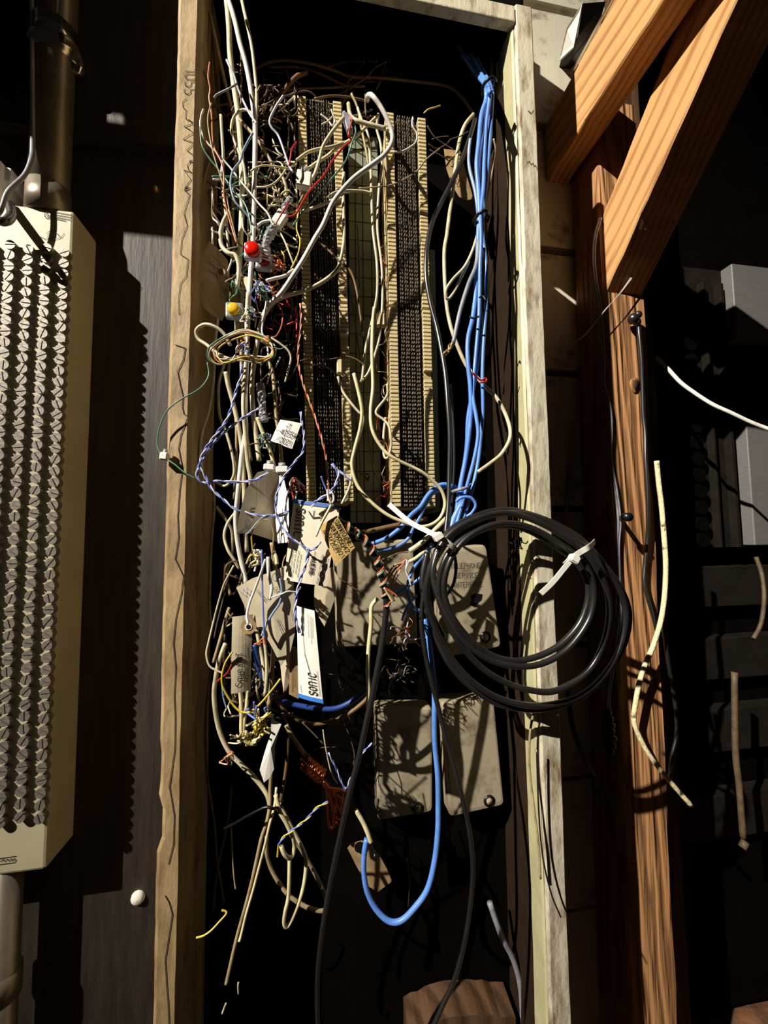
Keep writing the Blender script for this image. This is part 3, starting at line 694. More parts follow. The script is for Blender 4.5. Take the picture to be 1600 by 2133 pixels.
t, f = quadtag('business_card', 'bright white business card with a blue bottom band, hanging lowest in the tag cluster', 'card', [(618, 1262, -.146), (655, 1272, -.156), (673, 1466, -.154), (622, 1453, -.144)], PAPERW, .0012)
V, F = ribbons([[(i / 10, .974) for i in range(11)]], .046, f); raw('colour_band', V, F, mat('bright_blue_print', srgb(60, 130, 225), .6, var=.1), t, False)
V, F = ribbons(vtext('SOnIC', .46, .925, .32, True, 4.6), .042, asp_fn(f, 4.6)); raw('lettering', V, F, INK, t, False)
printed(t, f, [(.90, .92, .86, .66), (.25, .04, .22, .22), (.38, .05, .36, .24), (.62, .05, .58, .30), (.74, .07, .70, .36), (.84, .08, .78, .30), (.10, .86, .12, .93)], .016)
V, F = ribbons([[(.30, .30), (.34, .5), (.55, .7), (.62, .9)]], .018, f); raw('pen_mark', V, F, INKG, t, False)
t, f = quadtag('business_card', 'brown shaded card tucked behind the bright white card', 'card', [(604, 1345, -.124), (621, 1350, -.124), (622, 1456, -.124), (602, 1446, -.124)], KRAFT)
printed(t, f, [(.3, .1, .32, .9), (.6, .2, .6, .8)], .05, INK)
polytag('paper_tag', 'narrow pointed paper strip below the crumpled tag', 'tag', [(584, 1386), (604, 1358), (604, 1420), (591, 1442), (587, 1415)], PAPER, -.122)
polytag('paper_tag', 'long twisted cream paper hanging under the lower wire knot', 'tag', [(565, 1494), (572, 1502), (586, 1509), (580, 1530), (572, 1557), (571, 1602), (562, 1620), (550, 1630), (541, 1604), (548, 1578), (556, 1552), (566, 1525)], PAPERW, -.140)
polytag('paper_tag', 'grey tag with rounded end hanging behind the upright business card', 'tag', [(655, 1222), (672, 1192), (692, 1180), (706, 1205), (700, 1240), (686, 1280), (676, 1305), (664, 1285), (654, 1262)], PAPER, -.082)
t, f = polytag('paper_tag', 'dim tag with eyelet and writing behind the blue cables, upper right', 'tag', [(925, 310), (945, 312), (962, 316), (969, 355), (978, 385), (986, 414), (972, 417), (957, 410), (942, 385), (930, 350)], KRAFT, -.058)
lettering(t, [(scribble(7, 1.2, 3), 962, 368, .3, .95, 10), ('O', 952, 372, 1, .3, 11), (scribble(6, 1.2, 3), 940, 330, .4, .9, 9)], f, wd=1.2)
t, f = polytag('paper_tag', 'dim brown tag hanging low behind the end of the blue loop', 'tag', [(724, 1767), (733, 1757), (755, 1751), (772, 1762), (793, 1786), (805, 1808), (817, 1836), (787, 1858), (765, 1845), (742, 1803)], KRAFT, -.030)
e = U(749, 1764, -.0335); v, f_ = tubevf([e, e + Vector((0, -.001, 0))], .006, 14); raw('eyelet', v, f_, BLACKM, t, False)

# ------------------------------------------------------------------ connectors
def button(label, px, py, Y, mm, r=.0075):
    p = U(px, py, Y); t = thing('splice_connector', label, 'connector', p + Vector((0, 0, -.008)), 'button splice connectors')
    box('body', p.x - .0085, p.x + .0085, p.y, p.y + .007, p.z - .0085, p.z + .0085, CLEAR, t, bev=.002)
    pr = [(1, .001), (1, -.003), (.8, -.0045), (.3, -.005)]
    V = [p + Vector((r * k * math.cos(a * .4488), y, r * k * math.sin(a * .4488))) for k, y in pr for a in range(14)]
    F = [(j * 14 + a, j * 14 + (a + 1) % 14, j * 14 + 14 + (a + 1) % 14, j * 14 + 14 + a) for j in range(3) for a in range(14)] + [tuple(42 + a for a in range(14))]
    raw('button', V, F, mm, t)
    for i in range(3):
        v, f_ = tubevf([p + Vector((.008, .003, -.004 + .004 * i)), p + Vector((.017, .004, -.006 + .004 * i))], .0011, 6); raw('lead', v, f_, WHITE, t)
button('bright red button splice in front of the white cable', 526, 521, -.128, REDB)
button('darker red button splice just below the bright red one', 549, 543, -.112, mat('dark_red_button', srgb(150, 10, 16), .2), .0062)
button('yellow button splice at the foot of the brown tag', 487, 645, -.112, YELB, .006)
def wad(name, label, pts, rad, mm, Y, cat='sleeve'):
    p = path3(pts, Y, 7); r = [rad * sc(q) * (1 + random.uniform(-.22, .22)) for q in p]
    v, f_ = tubevf(p, r, 9); v = [q + Vector((random.uniform(-.0008, .0008), random.uniform(-.0008, .0008), 0)) for q in v]
    return tag(raw(name, v, f_, mm, None, False), label, cat)
wad('clear_sleeve', 'crinkled clear plastic sleeve over splices, upper bundle', [(572, 472), (560, 492), (553, 515), (556, 530)], 9, CLEAR, -.12)
wad('clear_sleeve', 'long crinkled foil sleeve in the middle of the bundle', [(543, 800), (545, 830), (547, 860), (550, 878)], 8, CLEAR, -.108)
wad('clear_sleeve', 'small clear sleeve at the tip of the upright grey splice', [(590, 440), (596, 425), (607, 412)], 5, CLEAR, -.115)
def modular(label, px, py, Y, w_, h_, rz, mm=PAPERW):
    p = U(px, py, Y); s = sc(p); t = thing('splice_module', label, 'connector', p, 'small white splice modules')
    bm = bmesh.new(); v, f_ = boxvf(-w_ / 2 * s, w_ / 2 * s, -.004, .004, -h_ / 2 * s, h_ / 2 * s); bv = [bm.verts.new(Matrix.Rotation(rz, 3, 'Y') @ Vector(q) + p) for q in v]
    for q in f_: bm.faces.new([bv[i] for i in q])
    bmesh.ops.bevel(bm, geom=list(bm.edges), offset=.001, segments=1, affect='EDGES'); frombm('housing', bm, mm, t)
    d = Matrix.Rotation(rz, 3, 'Y') @ Vector((0, 0, 1)); q = p + d * (h_ / 2 * s)
    v, f_ = tubevf([q - d * .002, q + d * .0035], w_ * .3 * s, 8); raw('entry', v, f_, CLEAR, t)
modular('square white splice module on the left edge of the upper left punch-down block', 633, 376, -.108, 30, 34, .1)
modular('small white module tilted among dark wires above the red splice', 583, 457, -.104, 22, 34, .5)
modular('grey wire jacket cap at the top of the red and green wires', 724, 258, -.100, 13, 38, -.3, GREYJ)
modular('left white cap on top of the big service tag', 561, 974, -.130, 22, 13, .08)
modular('right white cap on top of the big service tag', 588, 979, -.130, 25, 14, -.06)
modular('white block clip between the two lower punch-down strips', 707, 765, -.085, 11, 30, .0, IVORY)
modular('pale block clip on the left edge of the right punch-down column', 795, 668, -.06, 22, 26, .0, IVORY)

# ------------------------------------------------------------------ main bundle of jacketed cables
CB = 'pale cables of the main bundle'
wire('thick bright white cable running the whole height of the bundle', [(462, -40), (476, 0), (489, 42), (500, 90), (512, 132), (523, 190), (531, 260), (531, 330), (529, 420), (527, 500), (522, 570), (517, 650), (515, 720), (512, 800), (511, 860), (512, 897), (505, 938), (500, 985), (495, 1035), (491, 1085), (496, 1135), (505, 1180), (513, 1215)], 10, WHITE, -.106)
wire('yellowish cable lit at the top left, left of the white cable', [(466, -40), (472, 0), (477, 55), (479, 110), (486, 170), (496, 240), (503, 330), (504, 430), (500, 520), (497, 600), (494, 690)], 11, CREAM, -.088)
wire('grey cable just right of the white cable at the top', [(498, -30), (507, 15), (516, 55), (525, 100), (531, 150), (535, 200), (533, 260), (528, 330)], 7, BEIGE, -.082)
wire('dim tan cable slanting in from the top left stile', [(438, 30), (452, 95), (466, 160), (479, 212), (488, 250), (493, 310), (488, 380), (484, 460), (488, 540)], 7, TAN, -.070)
wire('dim cable hugging the left stile near the top', [(436, -20), (444, 60), (450, 150), (456, 230), (463, 300), (465, 390), (463, 450)], 8, BROWN, -.055)
wire('short pale cable section left of the loop near the top', [(460, 240), (463, 290), (465, 330), (462, 370), (470, 440), (476, 520)], 6, BEIGE, -.09)
wire('beige cable bent into a narrow loop beside the white cable', [(531, 250), (520, 233), (505, 229), (489, 241), (482, 264), (486, 288), (497, 316), (508, 345), (514, 400)], 5.5, BEIGE, -.102)
wire('tan cable running diagonally down to the dark splice knot', [(499, 249), (540, 296), (570, 346), (592, 376), (596, 408), (590, 440)], 7, TAN, -.096)
wire('beige cable curling in a U beside the brown tag', [(478, 440), (466, 462), (459, 487), (462, 512), (475, 527), (491, 533), (498, 560), (494, 600)], 9, BEIGE, -.105)
wire('tan vertical cable left of the white cable at mid height', [(503, 560), (504, 620), (503, 700), (504, 780), (508, 850), (514, 905), (522, 960)], 8, TAN, -.092)
wire('beige cable in front of the bundle at mid height', [(517, 610), (514, 665), (515, 715), (511, 777), (507, 840), (511, 900), (516, 960), (523, 1010), (518, 1060)], 9, BEIGE, -.112)
wire('beige cable falling left of the ringed wires', [(470, 775), (476, 805), (487, 845), (499, 900), (504, 940), (508, 1000), (510, 1080), (514, 1150)], 9, BEIGE, -.098)
wire('tan cable under the taped joint, right side of the bundle', [(562, 628), (550, 655), (541, 685), (535, 720), (528, 765), (525, 800), (527, 850), (533, 905), (540, 960)], 10, BEIGE, -.108)
wire('beige cable curving down right of the bundle to the service tag', [(552, 745), (566, 770), (572, 815), (575, 865), (582, 915), (587, 965), (588, 1010)], 8, TAN, -.10)
wire('yellowish cable sloping to the top of the service tag', [(536, 870), (545, 895), (556, 922), (566, 950), (574, 985)], 8, CREAM, -.112)
wire('large white hooked cable looping over the top of the right punch-down column', [(766, 207, -.085), (766, 200, -.105), (775, 199, -.125), (792, 221), (806, 247), (816, 273), (816, 297), (800, 323), (772, 345), (737, 371), (708, 402), (690, 428), (673, 468), (655, 498), (632, 540), (611, 573), (585, 611), (562, 632)], 9.5, WHITE, -.125)
wire('beige cable joining the taped joint from the left punch-down column', [(709, 550), (697, 568), (667, 590), (630, 607), (592, 618), (566, 634), (552, 655)], 8, BEIGE, -.104)
wire('short thick pale cable between the two columns at the top', [(726, 217, -.07), (729, 238, -.1), (738, 249), (765, 258), (804, 268)], 8.5, BEIGE, -.112)
wire('beige cable dropping from the grey cap across the left column', [(716, 245), (700, 264), (686, 283), (672, 307), (664, 337), (654, 366), (637, 388)], 7, BEIGE, -.10)
wire('pale wire crossing the left column below the cap', [(618, 334), (640, 318), (665, 310), (690, 306), (720, 296)], 6, BEIGE, -.09)
wire('yellow-tinted cable crossing the left column toward the right', [(637, 356), (655, 342), (680, 326), (706, 306), (740, 285), (764, 263), (788, 240)], 6, CREAM, -.086)
wire('paired beige ends crossing the left column at its middle', [(627, 441), (650, 434), (675, 425), (692, 417)], 6, BEIGE, -.092)
wire('beige wire bowed over the right strip of the left column', [(684, 411), (696, 402), (720, 397), (755, 398), (775, 402)], 5, BEIGE, -.09)
wire('tan wire bowed below the beige one, over the left column', [(690, 418), (712, 404), (745, 400), (771, 402)], 4, TAN, -.084)
wire('pale cable resting along the right strip of the left column', [(716, 360), (715, 400), (716, 450), (717, 490), (714, 520), (709, 545)], 7, BEIGE, -.082)
wire('brown cable slanting off the left column to the right', [(662, 504), (685, 522), (708, 545), (730, 565), (742, 600), (750, 650), (757, 700)], 5, BROWN, -.075)
# between the columns
wire('beige cable dropping down the left side of the right column', [(788, 238), (785, 268), (793, 300), (796, 340), (790, 390), (787, 440), (787, 485), (795, 550), (797, 610), (795, 660), (790, 705), (779, 745), (768, 775), (754, 793)], 5.5, BEIGE, -.070)
wire('white-flecked cable between the columns, left of the beige drop', [(745, 225), (758, 262), (767, 283), (772, 345), (774, 412), (777, 480), (785, 545), (786, 605), (780, 645), (772, 682), (761, 730), (755, 785), (752, 795)], 5.5, BEIGE, -.064)
wire('long beige cable looping round below both punch-down columns', [(780, 640), (777, 670), (775, 735), (777, 805), (772, 858), (777, 900), (800, 938), (826, 957), (875, 981), (900, 1000), (920, 1022), (927, 1050), (918, 1077), (898, 1093), (872, 1097), (842, 1088), (805, 1071), (767, 1040), (743, 1008), (733, 970), (739, 935), (750, 893), (754, 856), (747, 817), (737, 778)], 7.5, CREAM, -.118)
wire('tan cable running beside the left limb of the long loop', [(704, 785), (714, 815), (730, 838), (746, 857), (757, 870), (750, 905), (738, 940), (733, 985), (728, 1015), (712, 1050)], 5.5, BEIGE, -.098)
wire('small beige cable looped against the right column strip', [(807, 800), (806, 825), (783, 858), (800, 875), (811, 890), (815, 925), (808, 953), (800, 948), (799, 910), (803, 870)], 5.5, BEIGE, -.085)
for i, p in enumerate(([(726, 588), (738, 655), (746, 717), (753, 765)], [(700, 540), (731, 577), (747, 622), (757, 680), (762, 722)], [(766, 885), (771, 930), (778, 975), (790, 1000), (801, 1012), (809, 1050)], [(745, 470), (748, 540), (749, 600)], [(742, 860), (748, 930), (752, 990)])):
    wire(('thin dim wire low on the green board, left of centre', 'thin dim wire curving across the middle of the green board', 'thin dim wire behind the pen mark at the foot of the green board', 'thin straight wire against the top of the green board', 'thin dim wire behind the left limb of the long loop')[i], p, 3.5, DULLBR, -.03, 'wire', 'wire', 'dim wires over the green board')

# left-hand dim cables of the bundle
DL = 'dim cables behind the bundle'
for lab, p, wd, mm, y in (
 ('dim cable closest to the left stile at mid height', [(455, 660), (447, 728), (445, 790), (436, 852), (421, 902), (417, 945), (424, 1000)], 6, BEIGE, -.075),
 ('dim cable snaking down behind the blue pair', [(468, 755), (458, 790), (455, 820), (458, 866), (472, 903), (485, 952), (487, 990), (470, 1012), (450, 1005)], 6, BEIGE, -.075),
 ('dim cable between the ringed wires and the white cable', [(478, 745), (476, 790), (484, 830), (492, 880), (492, 960), (488, 1040)], 6, TAN, -.07),
 ('dim cable on the left below the blue pair', [(444, 1000), (446, 1060), (440, 1130), (437, 1200), (436, 1260), (440, 1310)], 6, TAN, -.07),
 ('dim cable bending behind the service tag, left side', [(450, 1055), (472, 1085), (484, 1110), (482, 1160), (470, 1200), (480, 1240)], 7, TAN, -.072),
 ('pale cable kinked left of the service tag', [(492, 1065), (474, 1090), (467, 1117), (475, 1146), (487, 1165), (498, 1185)], 6, BEIGE, -.1),
 ('dim cable falling beside the shipping tag', [(478, 1265), (470, 1290), (462, 1320), (455, 1345), (445, 1380)], 7, TAN, -.08),
 ('brown cable low beside the left stile', [(440, 1390), (432, 1450), (428, 1520), (430, 1600), (438, 1660), (447, 1720), (452, 1790), (460, 1840), (466, 1880)], 5, DULLBR, -.06),
 ('brown cable crossing the low dim cable', [(482, 1640), (476, 1700), (466, 1750), (455, 1800), (448, 1850), (444, 1900)], 5, DULLBR, -.055),
 ('thin dim cable hanging straight at lower left', [(481, 1715), (484, 1780), (488, 1830), (491, 1852)], 3.5, TAN, -.07),
 ('tan cable behind the lower wire knot', [(575, 1440), (590, 1490), (600, 1520), (598, 1580), (590, 1640), (580, 1690)], 7, BROWN, -.085),
 ('tan cable behind the shipping tag', [(530, 1270), (538, 1330), (548, 1380), (553, 1430), (560, 1480)], 8, BEIGE, -.10),
 ('beige cable behind the crumpled tag, right side', [(566, 1130), (572, 1170), (578, 1260), (570, 1350), (566, 1420), (560, 1470)], 9, TAN, -.105),
 ('beige cable right of the shipping tag', [(545, 1290), (553, 1350), (556, 1400), (552, 1450)], 7, BEIGE, -.115),
): wire(lab, p, wd, mm, y, group=DL)
wire('thick beige cable bowing left below the shipping tag to the black tie', [(470, 1340), (457, 1375), (449, 1415), (446, 1455), (455, 1515), (475, 1562), (502, 1592), (532, 1622), (556, 1655), (564, 1690)], 9.5, BEIGE, -.108)
wire('cream cable below the shipping tag, left of two', [(500, 1435), (503, 1480), (503, 1525), (511, 1543), (524, 1550), (535, 1548)], 8, CREAM, -.118)
wire('cream cable below the shipping tag, right of two', [(516, 1435), (514, 1470), (509, 1500), (508, 1530), (520, 1542), (538, 1540), (547, 1525)], 8, CREAM, -.112)
wire('beige cable leaving the black tie and trailing to the bottom', [(570, 1560), (566, 1600), (563, 1640), (562, 1678), (556, 1712), (545, 1745), (535, 1790), (524, 1840), (511, 1890), (498, 1936), (487, 1980), (478, 2020), (471, 2050)], 7.5, TAN, -.114)
wire('cream cable alongside the trailing beige cable', [(576, 1640), (572, 1678), (562, 1716), (552, 1760), (541, 1802), (528, 1852), (514, 1900), (503, 1945), (498, 1962)], 5.5, CREAM, -.122)
wire('cream cable folded into a short hook below the black tie', [(574, 1655), (583, 1690), (597, 1715), (609, 1742), (613, 1762), (610, 1781), (602, 1787), (592, 1778), (586, 1762)], 9, CREAM, -.124)
wire('cream cable in a long teardrop loop below the tie', [(580, 1670), (600, 1708), (618, 1742), (634, 1776), (638, 1798), (632, 1848), (616, 1897), (600, 1929), (592, 1924), (594, 1900), (601, 1866), (603, 1800), (602, 1788)], 8, CREAM, -.116)
wire('tan cable swinging right under the teardrop loop', [(612, 1745), (640, 1790), (664, 1835), (679, 1873), (676, 1896), (652, 1894), (629, 1884), (599, 1862), (570, 1820), (556, 1780), (556, 1740)], 8.5, TAN, -.100)
wire('black cable tie gripping the lower bundle with a long tail', [(468, 1726, -.105), (495, 1712, -.115), (515, 1700, -.125), (552, 1682, -.132), (570, 1684, -.134), (586, 1678, -.122), (590, 1668, -.105)], 6, BLACKM, name='cable_tie', cat='cable tie')
wire('yellow wire end lying bent at lower left', [(462, 1896), (470, 1898), (471, 1904), (455, 1922), (440, 1938), (424, 1949), (409, 1953)], 4, YELLOW, -.09, 'wire', 'wire')
wire('tiny pale wire tip at the bottom left', [(463, 2111), (467, 2100), (471, 2090)], 4, BEIGE, -.11, 'wire', 'wire')
wire('tiny pale cable tip near the bottom of the bundle', [(497, 2070), (496, 2055), (497, 2046)], 4, BEIGE, -.11, 'wire', 'wire')

# ------------------------------------------------------------------ fine wires
def fw(lab, p, wd, mm, y=-.118, g=None): return wire(lab, p, wd, mm, y, 'wire', 'wire', g, n=7, sides=6)
fw('orange wire wandering down beside the left stile', [(437, 130), (434, 160), (438, 185), (436, 205), (441, 240), (443, 287), (448, 312), (461, 338), (467, 372), (466, 402), (472, 434), (482, 471), (493, 507)], 3.6, ORANGE)
fw('white wire bowing left near the stile, upper bundle', [(424, 228), (419, 243), (418, 267), (430, 295), (455, 322), (480, 350), (500, 376), (520, 400), (540, 425), (558, 445), (568, 468)], 4, WHITE)
fw('green wire bowing left under the white one', [(417, 265), (421, 303), (437, 331), (455, 353), (470, 373), (488, 398), (510, 425), (520, 455), (524, 490)], 3.4, GREEN)
fw('brown wire parallel to the orange wire', [(440, 215), (433, 250), (440, 300), (452, 345), (470, 400), (478, 440), (488, 480), (496, 515)], 3, TAN)
fw('pale lavender wire descending from the top of the bundle', [(472, 125), (479, 140), (488, 157), (494, 178), (500, 195), (510, 217), (522, 240), (535, 258)], 4.6, LAV)
fw('dark lavender stub branching left from the lavender wire', [(494, 174), (480, 183), (466, 190), (452, 197), (446, 204)], 4, GREYJ)
fw('pale blue wire snaking left of the white cable', [(527, 277), (518, 292), (506, 316), (500, 336), (486, 355), (481, 372), (481, 392), (490, 420), (508, 440), (520, 455)], 4.5, LBLUE)
fw('lavender wire falling toward the white splice module', [(590, 200), (575, 222), (562, 250), (566, 266), (580, 283), (592, 315), (602, 345), (610, 358)], 4.6, LAV)
fw('red wire running down from the grey cap across the left column', [(728, 240), (733, 252), (726, 280), (731, 293), (714, 308), (692, 336), (674, 366), (645, 398), (628, 425), (615, 447), (598, 452)], 3.8, RED, -.124)
fw('green wire running down beside the red wire', [(736, 250), (741, 275), (733, 298), (728, 315), (719, 337), (700, 362), (668, 397), (646, 424), (630, 444), (610, 470)], 3.6, GREEN, -.122)
fw('short red wire above the white splice module', [(618, 296), (608, 310), (605, 330), (602, 345)], 3.4, RED)
fw('red lead among the dark splices', [(600, 423), (590, 440), (577, 462), (571, 476)], 3, RED)
fw('yellow-green wire arched right of the white cable', [(522, 357), (532, 350), (548, 345), (570, 346), (588, 349), (600, 352)], 4, CREAM)
fw('cream wire swinging up to the arched wire', [(535, 390), (555, 389), (572, 381), (587, 366), (596, 352)], 4, CREAM)
fw('pale wire curling from the clear sleeve up to the white cable', [(532, 475), (545, 464), (558, 460), (566, 459)], 5.5, WHITE)
fw('pale wire crossing over the brown cables toward the joint', [(555, 585), (572, 580), (592, 575), (612, 562)], 7, WHITE, -.12)
fw('white thin wire hooked over the joint', [(543, 588), (553, 605), (555, 625), (551, 650), (546, 670)], 4, WHITE, -.128)
fw('orange wire curving below the joint', [(580, 635), (588, 650), (588, 672), (582, 690), (572, 702), (556, 700)], 3, ORANGE)
fw('yellow wire draped left of the left column', [(622, 440), (618, 475), (625, 500), (622, 525), (614, 545), (606, 560)], 3.2, YELLOW)
fw('beige wire hanging right of the joint into the dark', [(565, 704), (582, 715), (600, 730), (606, 747), (600, 772), (594, 796)], 4.4, BEIGE)
fw('beige wire leaving the small module to the right', [(575, 470), (592, 500), (604, 530), (612, 552)], 4, BEIGE)
fw('green stub crossing the dark gap', [(570, 724), (585, 727), (599, 719)], 2.6, GREEN)
fw('pale short wire in the dark gap', [(574, 765), (580, 752), (584, 744)], 3, LAV)
fw('brown wire across both lower columns', [(625, 752), (655, 745), (690, 748), (720, 742), (745, 750), (762, 765)], 2.6, BROWN, -.086)
fw('brown wire under the crossing brown wire', [(630, 756), (655, 760), (680, 765), (700, 778)], 3, BROWN, -.08)
fw('pinkish wire crossing the middle of the right column', [(748, 392), (790, 389), (815, 385), (845, 372), (870, 355), (885, 335), (905, 318), (916, 310)], 3, TAN, -.085)
fw('white wire bent on the upper right column', [(860, 244), (859, 262), (868, 278), (866, 296), (852, 308), (835, 316), (820, 316)], 3.4, WHITE, -.085)
fw('white wire bent on the upper left column', [(690, 228), (694, 240), (698, 252), (692, 262), (683, 250), (668, 238)], 3.4, WHITE, -.085)
fw('pale wire crossing the bent white wire, upper left column', [(692, 243), (684, 252), (670, 259)], 3, BEIGE, -.088)
fw('yellow wire stub poking above the right column', [(883, 236), (892, 228), (905, 224), (917, 220)], 3, YELLOW, -.09)
for i, p in enumerate(([(890, 262), (905, 285), (925, 300), (945, 312)], [(893, 300), (910, 310), (930, 300), (940, 290), (958, 284), (976, 274)], [(895, 312), (920, 325), (935, 335)], [(900, 290), (918, 285), (935, 284)])):
    fw(('longest', 'uppermost', 'lowest', 'shortest')[i] + ' of the dim wires fanning right of the upper right column', p, 2.4, DULLBR, -.07, 'dim wires right of the columns')
fw('thin dark cable arching across the black top of the cabinet', [(530, 145), (560, 130), (600, 126), (650, 133), (700, 148), (730, 160), (790, 162), (850, 168), (925, 178), (955, 195), (985, 235)], 6, BROWN, -.03)
fw('second dim cable arching under the top one', [(560, 140), (620, 140), (670, 155), (720, 178), (760, 180)], 5, BROWN, -.025)
fw('dim cable crossing above the left column', [(540, 182), (570, 190), (620, 185), (700, 182), (745, 175)], 4, BROWN, -.03)
fw('dim cable bowed over the top of the left column', [(655, 206), (690, 200), (730, 203), (768, 212)], 5, BROWN, -.04)
fw('dim cable rising behind the bundle toward the arch', [(562, 240), (575, 215), (595, 185), (618, 160), (640, 150)], 9, BROWN, -.045)
fw('tan cable dropping behind the grey cap', [(732, 195), (745, 225), (752, 262), (760, 300), (768, 345)], 5, TAN, -.05)

pair('blue and white pair making the big loop left of the service tag', [(560, 983), (530, 1000), (490, 1004), (452, 1002), (421, 1005), (410, 985), (421, 958), (435, 936), (460, 907), (500, 875), (525, 860), (540, 850)], 6, LAV, BLUEW, -.138)
pair('blue and white pair hanging down from the ringed wires across the tags', [(503, 760), (502, 786), (493, 810), (485, 840), (472, 875), (450, 905), (425, 940), (416, 970), (424, 985), (432, 1000), (441, 1018), (465, 1040), (490, 1060), (530, 1072), (565, 1075), (602, 1066)], 6, BLUEW, LAV, -.142)
pair('white and blue pair winding over the service tag to the business card', [(626, 858), (629, 880), (633, 906), (631, 940), (612, 965), (592, 993), (577, 1028), (575, 1065), (585, 1092), (605, 1119), (630, 1137), (645, 1146), (658, 1141), (668, 1128)], 5.5, LAV, BLUEW, -.150)
pair('short blue pair falling from the business card to the white card', [(642, 1142), (641, 1160), (635, 1182), (626, 1206), (618, 1240), (615, 1270), (617, 1295), (624, 1318)], 7, BLUEW, LAV, -.153)
pair('orange and white pair hanging over the left column to the tape flag', [(626, 632), (627, 677), (621, 735), (624, 770), (635, 810), (650, 850), (667, 902), (678, 947), (682, 990), (685, 1022, -.14), (691, 1055, -.15)], 5, ORANGE, mat('peach_insulation', srgb(235, 180, 140), .4), -.126)
pair('blue pair splayed at the top of the business card, right arm', [(692, 966), (704, 986), (700, 1008), (687, 1026), (672, 1036), (656, 1046), (648, 1056)], 6.5, BLUEW, LAV, -.148)
pair('white and blue pair reaching right from the splayed blue pair', [(694, 968), (706, 980), (716, 988), (732, 1000)], 5, LAV, BLUEW, -.13)
fw('blue wire stub left of the splayed pair', [(669, 992), (675, 1008), (681, 1022)], 4, BLUEW, -.134)
fw('white wire twisted in a small ring above the tape flag', [(682, 1020), (684, 1036), (690, 1048), (695, 1040), (692, 1028), (686, 1030), (683, 1044)], 5, WHITE, -.152)
fw('cream strip hanging left of the tape flag', [(690, 1052), (683, 1066), (672, 1085), (664, 1102), (658, 1117)], 6, CREAM, -.157)
fw('blue wire drooping across the service tag to the emblem', [(602, 1066), (585, 1075), (560, 1073), (545, 1080), (532, 1093), (520, 1108), (514, 1112)], 4, LBLUE, -.146)
fw('yellow wire drooping across the service tag', [(572, 1074), (552, 1078), (538, 1090), (528, 1103), (524, 1120), (527, 1150)], 3, YELLOW, -.144)
fw('brown wire draped on the service tag, right half', [(548, 1083), (562, 1086), (570, 1110), (568, 1140), (566, 1165)], 3, TAN, -.144)
fw('pale blue wire hanging across the crumpled tag', [(583, 1205), (587, 1228), (583, 1255), (568, 1278), (555, 1300), (545, 1325)], 5, LBLUE, -.144)
fw('thin blue wire hanging straight across the crumpled tag', [(545, 1145), (546, 1190), (547, 1240), (549, 1290), (551, 1335)], 4, BLUEW, -.142)
fw('white wire angling from the crumpled tag to the shipping tag eyelet', [(553, 1165), (543, 1195), (530, 1230), (520, 1255), (514, 1282), (517, 1300)], 5.5, WHITE, -.146)
fw('white wire curling right across the crumpled tag', [(565, 1245), (585, 1238), (600, 1232), (616, 1233), (624, 1228), (626, 1222)], 3.5, WHITE, -.145)
fw('short orange wire above the shipping tag', [(530, 1342), (540, 1338), (548, 1330), (552, 1342)], 4, ORANGE, -.145)
fw('white cord hanging over the crumpled tag', [(558, 1160), (560, 1195), (566, 1225), (561, 1250)], 8, WHITE, -.138)
fw('second white cord beside the hanging white cord', [(570, 1150), (575, 1160), (577, 1176)], 8, CREAM, -.14)
fw('green wire crossing the left stile to a small clip', [(432, 755), (435, 780), (425, 800), (408, 815), (380, 830), (355, 848), (340, 870), (330, 900), (328, 925), (334, 945), (345, 955), (365, 968), (385, 985), (408, 997)], 3, GREEN, -.108)
modular('tiny white clip on the edge of the left stile', 343, 951, -.106, 15, 16, .1)
fw('long cream and black wire bowing left at lower bundle', [(487, 1178), (478, 1195), (467, 1216), (457, 1248), (447, 1286), (435, 1336), (430, 1362), (436, 1386), (450, 1396), (464, 1402)], 4.4, BEIGE, -.118)
fw('dark wire running beside the long cream wire', [(480, 1188), (470, 1222), (462, 1260), (452, 1300), (446, 1330)], 3.5, DULLBR, -.112)
fw('yellow wire looping round the foot of the shipping tag', [(484, 1358), (468, 1384), (462, 1420), (474, 1450), (494, 1477), (516, 1484), (540, 1468), (562, 1443), (576, 1425), (584, 1414)], 4.2, YELLOW, -.14)
fw('red wire end beside the shipping tag', [(482, 1385), (473, 1402), (461, 1412), (452, 1420)], 3, RED, -.12)
fw('orange wire end left of the shipping tag', [(482, 1372), (483, 1420), (492, 1450)], 3, ORANGE, -.11)
fw('blue-grey wire end left of the yellow loop', [(462, 1415), (465, 1450), (472, 1475)], 3.5, LBLUE, -.11)

# ringed wires at mid height
fw('pale cable loop sticking out left at mid height', [(480, 720), (467, 696), (448, 681), (426, 676), (409, 688), (413, 706), (430, 718), (456, 738), (487, 752)], 7.5, BEIGE, -.118)
RG = 'thin wires wound in rings round the bundle'
for i, (mm, dx, dy, k) in enumerate(((CREAM, 0, 0, 1), (GREEN, -2, 3, .98), (ORANGE, 4, 2, .9), (WHITE, 3, -3, .86), (TAN, -1, 6, .93), (YELLOW, 6, 4, .8))):
    base = [(565, 707), (545, 697), (510, 686), (476, 695), (448, 712), (434, 728), (437, 747), (453, 757), (480, 750), (506, 745), (542, 751), (560, 747), (573, 738), (570, 720), (548, 704)]
    cx_, cy_ = 505, 724
    fw(('outermost cream', 'green', 'orange', 'innermost white', 'tan', 'yellow')[i] + ' wire ringed round the bundle at mid height', [(cx_ + (x - cx_) * k + dx + random.uniform(-2, 2), cy_ + (y - cy_) * k + dy + random.uniform(-2, 2)) for x, y in base], 3.2, mm, -.122 - .003 * i, RG)
fw('cream wire dropping out of the rings', [(560, 747), (563, 770), (556, 800)], 4, BEIGE, -.11)
